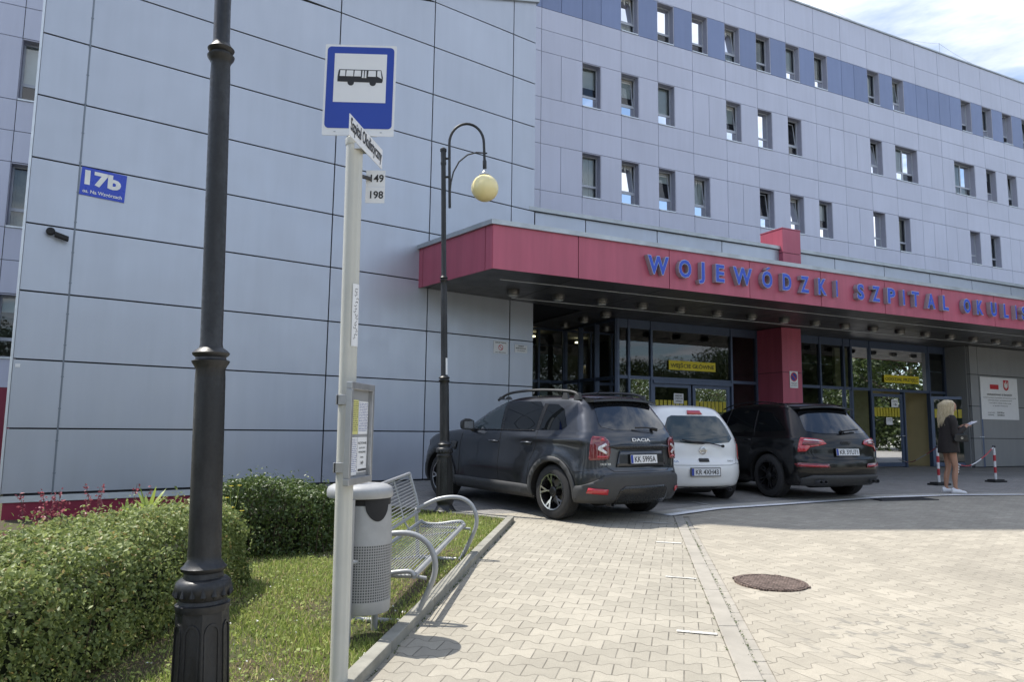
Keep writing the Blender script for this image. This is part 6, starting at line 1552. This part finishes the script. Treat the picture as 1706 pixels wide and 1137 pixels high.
def woman():
    e = empty('person', (7.86,13.25,.302), R(90-98), 'blonde woman in a dark coat and white shoes reading a paper by the doors', 'person')
    # pelvis root, facing +x, left +y
    V, E, Rd = [], [], []
    def chain(start, pts):
        prev = start
        for p, r in pts:
            V.append(p); Rd.append(r); i = len(V)-1
            if prev is not None: E.append((prev, i))
            prev = i
        return prev
    pel = chain(None, [((0,0,.86),(.14,.115))])
    chest = chain(pel, [((0.0,0,1.0),(.115,.095)), ((.005,0,1.16),(.125,.095)), ((.0,0,1.29),(.13,.08))])
    chain(chest, [((.015,0,1.385),(.05,.05)), ((.035,0,1.44),(.048,.048))])
    arms = {}
    for sg in (1,-1):
        hip = chain(pel, [((0,sg*.075,.80),.084), ((.01-sg*.012,sg*.08,.62),.068), ((.03-sg*.028,sg*.08,.44),.048), ((-.005-sg*.036,sg*.08,.30),.050), ((-.01-sg*.045,sg*.08,.09),.030), ((.05-sg*.045,sg*.08,.045),.032), ((.12-sg*.045,sg*.085,.03),.028)])
        sh = chain(chest, [((0,sg*.145,1.32),.052), ((.01,sg*.175,1.18),.044), ((.02,sg*.185,1.06),.038), ((.13,sg*.15,1.10),.034), ((.245,sg*.09,1.17),.025)])
        # palm
        chain(sh, [((.275,sg*.075,1.19),(.030,.016)), ((.30,sg*.065,1.205),(.032,.015))])
    body = skin_mesh(V, E, Rd, pel); body.materials.clear(); body.materials.append(M['skin']); link('body', body, e, smooth=True)
    # fingers closed over the paper's edge
    for sg in (1,-1):
        for k in range(4):
            l = (.062,.070,.066,.052)[k]; b = Vector((.305, sg*(.045+.014*k), 1.215-.004*k)); a = b+Vector((l*.45, -sg*.01, .006)); c = a+Vector((l*.3, -sg*.006, -.016)); d = c+Vector((.0, 0, -.018))
            f = skin_mesh([tuple(b-Vector((.02,0,0))),tuple(b),tuple(a),tuple(c),tuple(d)], [(0,1),(1,2),(2,3),(3,4)], [.0085,.0085,.008,.0072,.006], 0, 2); f.materials.clear(); f.materials.append(M['skin']); link('finger', f, e, smooth=True)
        b = Vector((.275, sg*.045, 1.205)); f = skin_mesh([tuple(b),tuple(b+Vector((.02,-sg*.018,.016))),tuple(b+Vector((.045,-sg*.022,.022)))], [(0,1),(1,2)], [.0105,.0095,.007], 0, 2); f.materials.clear(); f.materials.append(M['skin']); link('thumb', f, e, smooth=True)
    # head: sculpted from a sphere
    b = MB(); n = 28; hv = []
    for j in range(21):
        th_ = math.pi*j/20
        for i in range(n):
            ph = 2*math.pi*i/n; x, y, z = math.sin(th_)*math.cos(ph), math.sin(th_)*math.sin(ph), math.cos(th_)
            X_, Y_, Z_ = x*.092, y*.072, z*.112
            if z < 0: X_ *= 1-.25*(-z); Y_ *= 1-.38*(-z)
            if x > .6 and abs(y) < .25 and -.35 < z < .12: X_ += .018*(1-abs(y)/.25)*(1-abs(z+.2)/.32 if abs(z+.2) < .32 else 0)      # nose
            if x > .7 and .08 < z < .26 and .2 < abs(y) < .55: X_ -= .008      # eye sockets
            if x > .8 and -.58 < z < -.45 and abs(y) < .3: X_ += .006          # lips
            if x > .5 and z < -.75: X_ += .012                                  # chin
            hv.append((X_, Y_, Z_))
    tl = R(24)
    def TH(p): x, y, z = p; return (.055+x*math.cos(tl)+z*math.sin(tl), y, 1.525-x*math.sin(tl)+z*math.cos(tl))
    b.add([TH(p) for p in hv], [(j*n+i,(j+1)*n+i,(j+1)*n+(i+1)%n,j*n+(i+1)%n) for j in range(20) for i in range(n)]); 
    for sg in (1,-1): b.lathe([(.001,-.008),(.016,-.004),(.022,.0),(.014,.006),(.001,.004)], 12, T=lambda x,y,z,sg=sg: TH((x*.6-.005, sg*(.070+z*.6), y*1.3-.005)))
    b.build('head', 'skin', e, smooth=True)
    b = MB()
    for sg in (1,-1): b.lathe([(.001,0),(.008,.001),(.009,.004),(.001,.006)], 10, T=lambda x,y,z,sg=sg: TH((.078+z, sg*.030+x*1.3, .018+y*.6)))
    b.build('eye', 'ink', e); b = MB(); b.lathe([(.001,0),(.014,.001),(.012,.004),(.001,.005)], 12, T=lambda x,y,z: TH((.088+z, x*1.1, -.057+y*.35))); b.build('lips', 'red_print', e)
    # hair
    ring = []
    def hr(z, cx, rx, ry, open_): ring.append((z, cx, rx, ry, open_))
    for q in ((1.655,.02,.03,.03,0),(1.648,.015,.075,.062,0),(1.62,.01,.108,.088,.15),(1.57,.0,.122,.101,.35),(1.51,-.01,.118,.100,.55),(1.45,-.02,.110,.104,.6),(1.38,-.035,.105,.112,.62),(1.31,-.05,.098,.120,.66),(1.25,-.06,.085,.118,.72),(1.21,-.065,.055,.10,.8)): hr(*q)
    b = MB(); nn = 30; vs = []
    for z, cx, rx, ry, op in ring:
        for i in range(nn):
            a = R(180) + (i/(nn-1)-.5)*2*math.pi*(1-op*.42); w = 1+.05*math.sin(i*2.9+z*23)+.03*math.sin(i*5.3-z*41)
            vs.append((cx+rx*w*math.cos(a)*1.0, ry*w*math.sin(a), z + (.02*math.sin(i*1.7) if z < 1.25 else 0)))
    b.add(vs, [(j*nn+i, j*nn+i+1, (j+1)*nn+i+1, (j+1)*nn+i) for j in range(len(ring)-1) for i in range(nn-1)]); b.add([(.02,0,1.662)]+vs[:nn], [(0,i+1,i+2) for i in range(nn-1)])
    h = b.build('hair', 'hair', e, smooth=True); so = h.modifiers.new('t','SOLIDIFY'); so.thickness = .022; so.offset = -1; sb = h.modifiers.new('s','SUBSURF'); sb.levels = 1; sb.render_levels = 1
    sm = MB(); rs = random.Random(5)
    for k in range(230):
        a0 = R(180)+rs.uniform(-1,1)*R(135); side_ = math.sin(a0); ln = rs.uniform(.30,.47)*(1 if abs(a0-math.pi) < 1.4 else .8); w0 = rs.uniform(0,6.28); am = rs.uniform(.004,.014)
        pts = []
        for q in range(9):
            u = q/8; z = 1.655-.04*u-ln*u**1.15 if u > 0 else 1.655; rr_ = min(1, .25+u*3.2); ff = 1.0 + (.06 if u < .8 else .0) - .10*max(0,u-.75)
            pts.append((.005-.045*u+.122*rr_*ff*math.cos(a0)+am*math.sin(w0+u*9), (.100+.028*u)*rr_*ff*math.sin(a0)+am*math.cos(w0+u*8), z))
        sm.tube(pts, [.003]+[.0042]*6+[.003,.001], 4)
    sm.build('loose_strands', 'hair', h)
    # coat
    b = MB(); nn = 32; prof = [(1.405,.055,.06,.012),(1.385,.085,.12,.01),(1.345,.115,.175,.005),(1.28,.135,.19,.0),(1.16,.14,.185,-.005),(1.02,.14,.18,-.005),(.92,.155,.19,-.01),(.82,.165,.20,-.01),(.74,.168,.205,-.01),(.715,.168,.205,-.01)]
    vs = []
    for k, (z, rx, ry, cx) in enumerate(prof):
        for i in range(nn):
            a = 2*math.pi*i/nn; w = 1+(.02*math.sin(a*5+z*9) if k > 2 else 0)+(.015*math.sin(a*9) if z < .95 else 0); vs.append((cx+rx*w*math.cos(a), ry*w*math.sin(a), z+(.012*math.cos(a) if z < .8 else 0)))
    b.add(vs, [(j*nn+i, j*nn+(i+1)%nn, (j+1)*nn+(i+1)%nn, (j+1)*nn+i) for j in range(len(prof)-1) for i in range(nn)])
    ct = b.build('coat', 'cloth', e, smooth=True); so = ct.modifiers.new('t','SOLIDIFY'); so.thickness = .012
    for sg in (1,-1):
        b = MB(); b.tube(smooth_pts([(0,sg*.125,1.35),(.0,sg*.175,1.29),(.012,sg*.195,1.17),(.015,sg*.205,1.05),(.05,sg*.19,1.045),(.14,sg*.15,1.10),(.225,sg*.10,1.16)],4), [.05,.056,.06,.062,.063,.062,.061,.06,.06,.059,.058,.057,.057,.058,.058,.057,.055,.053,.051,.049,.047,.045,.044,.043,.042], 12); b.build('sleeve', 'cloth', e, smooth=True)
    for sg in (1,-1):
        b = MB(); x0 = -.045-sg*.045; y0 = sg*.08; secs = [(x0-.03,.030,.028,.085),(x0+.0,.036,.033,.10),(x0+.07,.040,.036,.085),(x0+.14,.042,.036,.058),(x0+.19,.036,.030,.045),(x0+.215,.018,.016,.03)]; nn = 12; vs = []
        for x, hw, _, h in secs:
            for i in range(nn): a = 2*math.pi*i/nn; vs.append((x, y0+hw*math.cos(a), max(.003, h*.5+h*.55*math.sin(a))))
        b.add(vs, [(j*nn+i, j*nn+(i+1)%nn, (j+1)*nn+(i+1)%nn, (j+1)*nn+i) for j in range(len(secs)-1) for i in range(nn)]+[tuple(range(nn)), tuple(range((len(secs)-1)*nn, len(secs)*nn))]); b.build('shoe', 'shoe', e, smooth=60)
    W = parent_world(e)
    # things she carries
    c = W @ Vector((.34,0,1.215)); pe = empty('paper_sheets', c, R(90-98), 'white paper sheets held in the hands of the blonde woman', 'papers', ry=R(-28)); b = MB()
    for k in range(3): b.box(-.09+.006*k,.12+.004*k,-.10,.11,.002*k,.002*k+.001)
    pp = b.build('sheets', 'white_sheet', pe); b = MB()
    for k in range(7): b.box(-.07,.10-.03*(k%3),-.08+.022*k,-.074+.022*k,.0055,.006)
    b.build('printed_lines','blue_print',pp)
    c = W @ Vector((.10,-.20,.98)); be_ = empty('shoulder_bag', c, R(90-98), 'black leather shoulder bag at the hip of the blonde woman', 'bag'); b = MB()
    prof = [(-.11,-.07),(.11,-.07),(.125,-.03),(.10,.07),(-.10,.07),(-.125,-.03)]; b.prism(prof, -.035, .035, T=lambda x,y,z: (x,z-.03,y)); b.build('bag_body','leather',be_,bevel=.015)
    b = MB(); b.lathe([(.02,0),(.02,.008),(.01,.008),(.01,0)],14,T=lambda x,y,z:(x,-.075-z,y),closed=True); b.build('buckle','chrome',be_)
    b = MB(); b.tube(smooth_pts([(-.09,.0,.05),(-.16,.05,.18),(-.21,.16,.32),(-.12,.30,.42),(-.05,.30,.40),(.03,.20,.28),(.09,.04,.06)],5), .008, 6); b.build('strap','leather',be_)
woman()

# ================================================================ barrier posts and chain
M['red_paint'] = simple('red_band_paint', (.42,.03,.04), .45); M['white_paint'] = simple('white_band_paint', (.66,.66,.66), .45, 0, .1, 20)
bp = [(8.80,15.25,.30),(10.72,16.4,.30)]
first = None
for i, (x,y,z) in enumerate(bp):
    if first is None:
        e = empty('barrier_post', (x,y,z), R(25), 'red and white barrier post standing right behind the woman', 'barrier post', 'red and white barrier posts')
        b = MB(); b.lathe([(.026,.04),(.026,.76)], 16); b.build('pole','white_paint',e,smooth=40)
        for z0, z1 in ((.20,.33),(.46,.59)): b = MB(); b.lathe([(.0272,z0),(.0272,z1)],16); b.build('red_band','red_paint',e,smooth=40)
        b = MB(); b.lathe([(.03,.75),(.034,.76),(.034,.79),(.02,.805),(.001,.807)],16); b.build('cap','iron',e,smooth=True)
        b = MB(); b.box(-.21,.21,-.12,.12,0,.035); b.box(-.17,.17,-.09,.09,.035,.06); b.build('foot','black',e,bevel=.008); first = e
    else:
        c = copy_tree(first); c.location = (x,y,z); c['label'] = 'red and white barrier post standing alone in front of the grey wall'
def chain_(pts, label, parts=26):
    e = empty('barrier_chain', pts[0], 0, label, 'barrier chain'); o = Vector(pts[0]); sp_ = smooth_pts(pts, 8); b0 = MB(); n = len(sp_)
    for i in range(n-1): b0.tube([sp_[i]-o, sp_[i+1]-o], .011, 6, 0 if (i//6) % 2 else 1)
    b0.build('chain_links',['white_paint','red_paint'],e)
p1, p2 = Vector((8.80,15.25,1.07)), Vector((10.72,16.4,1.07))
chain_([p1, p1.lerp(p2,.25)-Vector((0,0,.30)), p1.lerp(p2,.5)-Vector((0,0,.40)), p1.lerp(p2,.75)-Vector((0,0,.26)), p2], 'red and white plastic chain sagging between the two barrier posts')
q = FC(15.0, 3.5, .55); chain_([p1, p1.lerp(q,.3)-Vector((0,0,.10)), p1.lerp(q,.65)-Vector((0,0,.16)), q], 'red and white chain running from the barrier post to the glass doors')
c = p1.lerp(p2,.33)-Vector((0,0,.37)); e = empty('hanging_sign', c, R(30), 'small dark sign hanging from the sagging chain beside the woman', 'sign', ry=R(14)); b = MB(); b.box(-.07,.07,-.004,.004,-.19,0); o = b.build('panel','plastic_black',e); b = MB()
for k in range(3): b.box(-.052,.052,-.0055,-.0042,-.165+.055*k,-.13+.055*k)
b.build('white_stripe','white_sheet',o)

# ================================================================ trees and lamps across the road (seen mirrored in glass and paint)
def tree(loc, H, W, seed, label, nleaf=13000, zb=.04):
    e = empty('broadleaf_tree', loc, random.uniform(0,6), label, 'tree', 'trees across the road'); rs = random.Random(seed)
    t = MB(); pts = [Vector((0,0,-.3)), Vector((.05,.0,H*.25)), Vector((-.05,.08,H*.5)), Vector((.05,0,H*.85))]; t.tube(pts, [.22*H/8,.17*H/8,.11*H/8,.03], 8); cl = []
    for k in range(15):
        z = H*rs.uniform(.22,.85); a = rs.uniform(0,6.28); r = W*.5*(1-abs(z/H-.45)*1.1)*rs.uniform(.5,1); p = Vector((math.cos(a)*r, math.sin(a)*r, z+r*.35)); t.tube([Vector((0,0,z*.8)), p*.55+Vector((0,0,z*.4)), p], [.06,.035,.012], 5); cl.append((p, W*rs.uniform(.14,.24)))
    for k in range(22): u, a = rs.uniform(zb,.97), rs.uniform(0,6.28); r = W*.5*math.sin(math.pi*min(.98,u*.85+.12))*rs.uniform(.3,1); cl.append((Vector((math.cos(a)*r, math.sin(a)*r, H*u)), W*rs.uniform(.14,.24)))
    t.build('trunk','bark',e,smooth=50); per = nleaf//len(cl); P, N = [], []
    for c, r in cl:
        d = rng.normal(0,1,(per,3)); d /= np.linalg.norm(d,axis=1)[:,None]; q = d*(r*rng.uniform(.55,1.05,per)[:,None])*np.array([1,1,.75]); P.append(np.array(c)+q); N.append(d+np.array([0,0,.4]))
    V, F, r = leaves(np.concatenate(P), np.concatenate(N), .26*H/9, .7, .5); np_mesh('crown','leaf_tree',None if 0 else V,F) if 0 else np_mesh('crown', V, F, 'leaf_tree', r, e); return e
TREES = [((30,13.5),7.2,6,1),((41,-2),6.8,8,2),((40,6),6.2,8,3),((44,15),7,8,1),((47,24),8,9,2),((35,19),8.2,7,2),((33,25),9,7,3),((52,3),8.4,8,2),((57,-7),7.4,8,1),((50,11),6.2,7,3),((44,-16),8,8,1),((34,-24),9,8,2),((22,-27),8.5,8,3),((10,-30),10,9,1),((-2,-26),9,8,2),((-13,-24),9,9,3),((-23,-15),9,8,1),((-27,-4),8.5,8,2),((-25,7),8,7,3)]
protos = {}
lab = ['nearest tall tree mirrored in the glass right of the red column','dense tree mirrored behind the white hatchback','dense tree mirrored low behind the white door notice','round dense tree in the middle of the far row','broad tree at the far right of the row across the road','wide tree mirrored beside the admissions banner','tallest tree at the right end of the row across the road','bushy tree mirrored low in the main entrance glass','far low tree mirrored left of the main entrance banner','small round tree between the mirrored street lamps','tree at the bend of the road behind the viewer','large tree to the right behind the viewer','tree behind the viewer beside the large one','tallest tree straight behind the viewer','tree straight behind the bus stop','broad tree behind the hedge side of the viewer','tree at the far left corner behind the viewer','tree on the left lawn beyond the hedge','tree on the left nearest the silver wing']
for i, ((x,y),H,W,k) in enumerate(TREES):
    if k not in protos: protos[k] = (tree((x,y,float(gz(x,y))), H, W, k*11, lab[i]), H)
    else:
        e0, H0_ = protos[k]; c = copy_tree(e0); c.location = (x,y,float(gz(x,y))); s_ = H/H0_; c.scale = (s_*1.1,s_*1.1,s_); c.rotation_euler = (0,0,i*1.3); c['label'] = lab[i]
for (x,y,l_) in ((29,10.4,'street lamp across the road mirrored in the main entrance glass'),(36.3,14.3,'street lamp across the road mirrored beside the red column'),(32.9,19.3,'street lamp across the road mirrored under the admissions banner')):
    c = copy_tree(l2); c.location = (x,y,float(gz(x,y))); c['label'] = l_
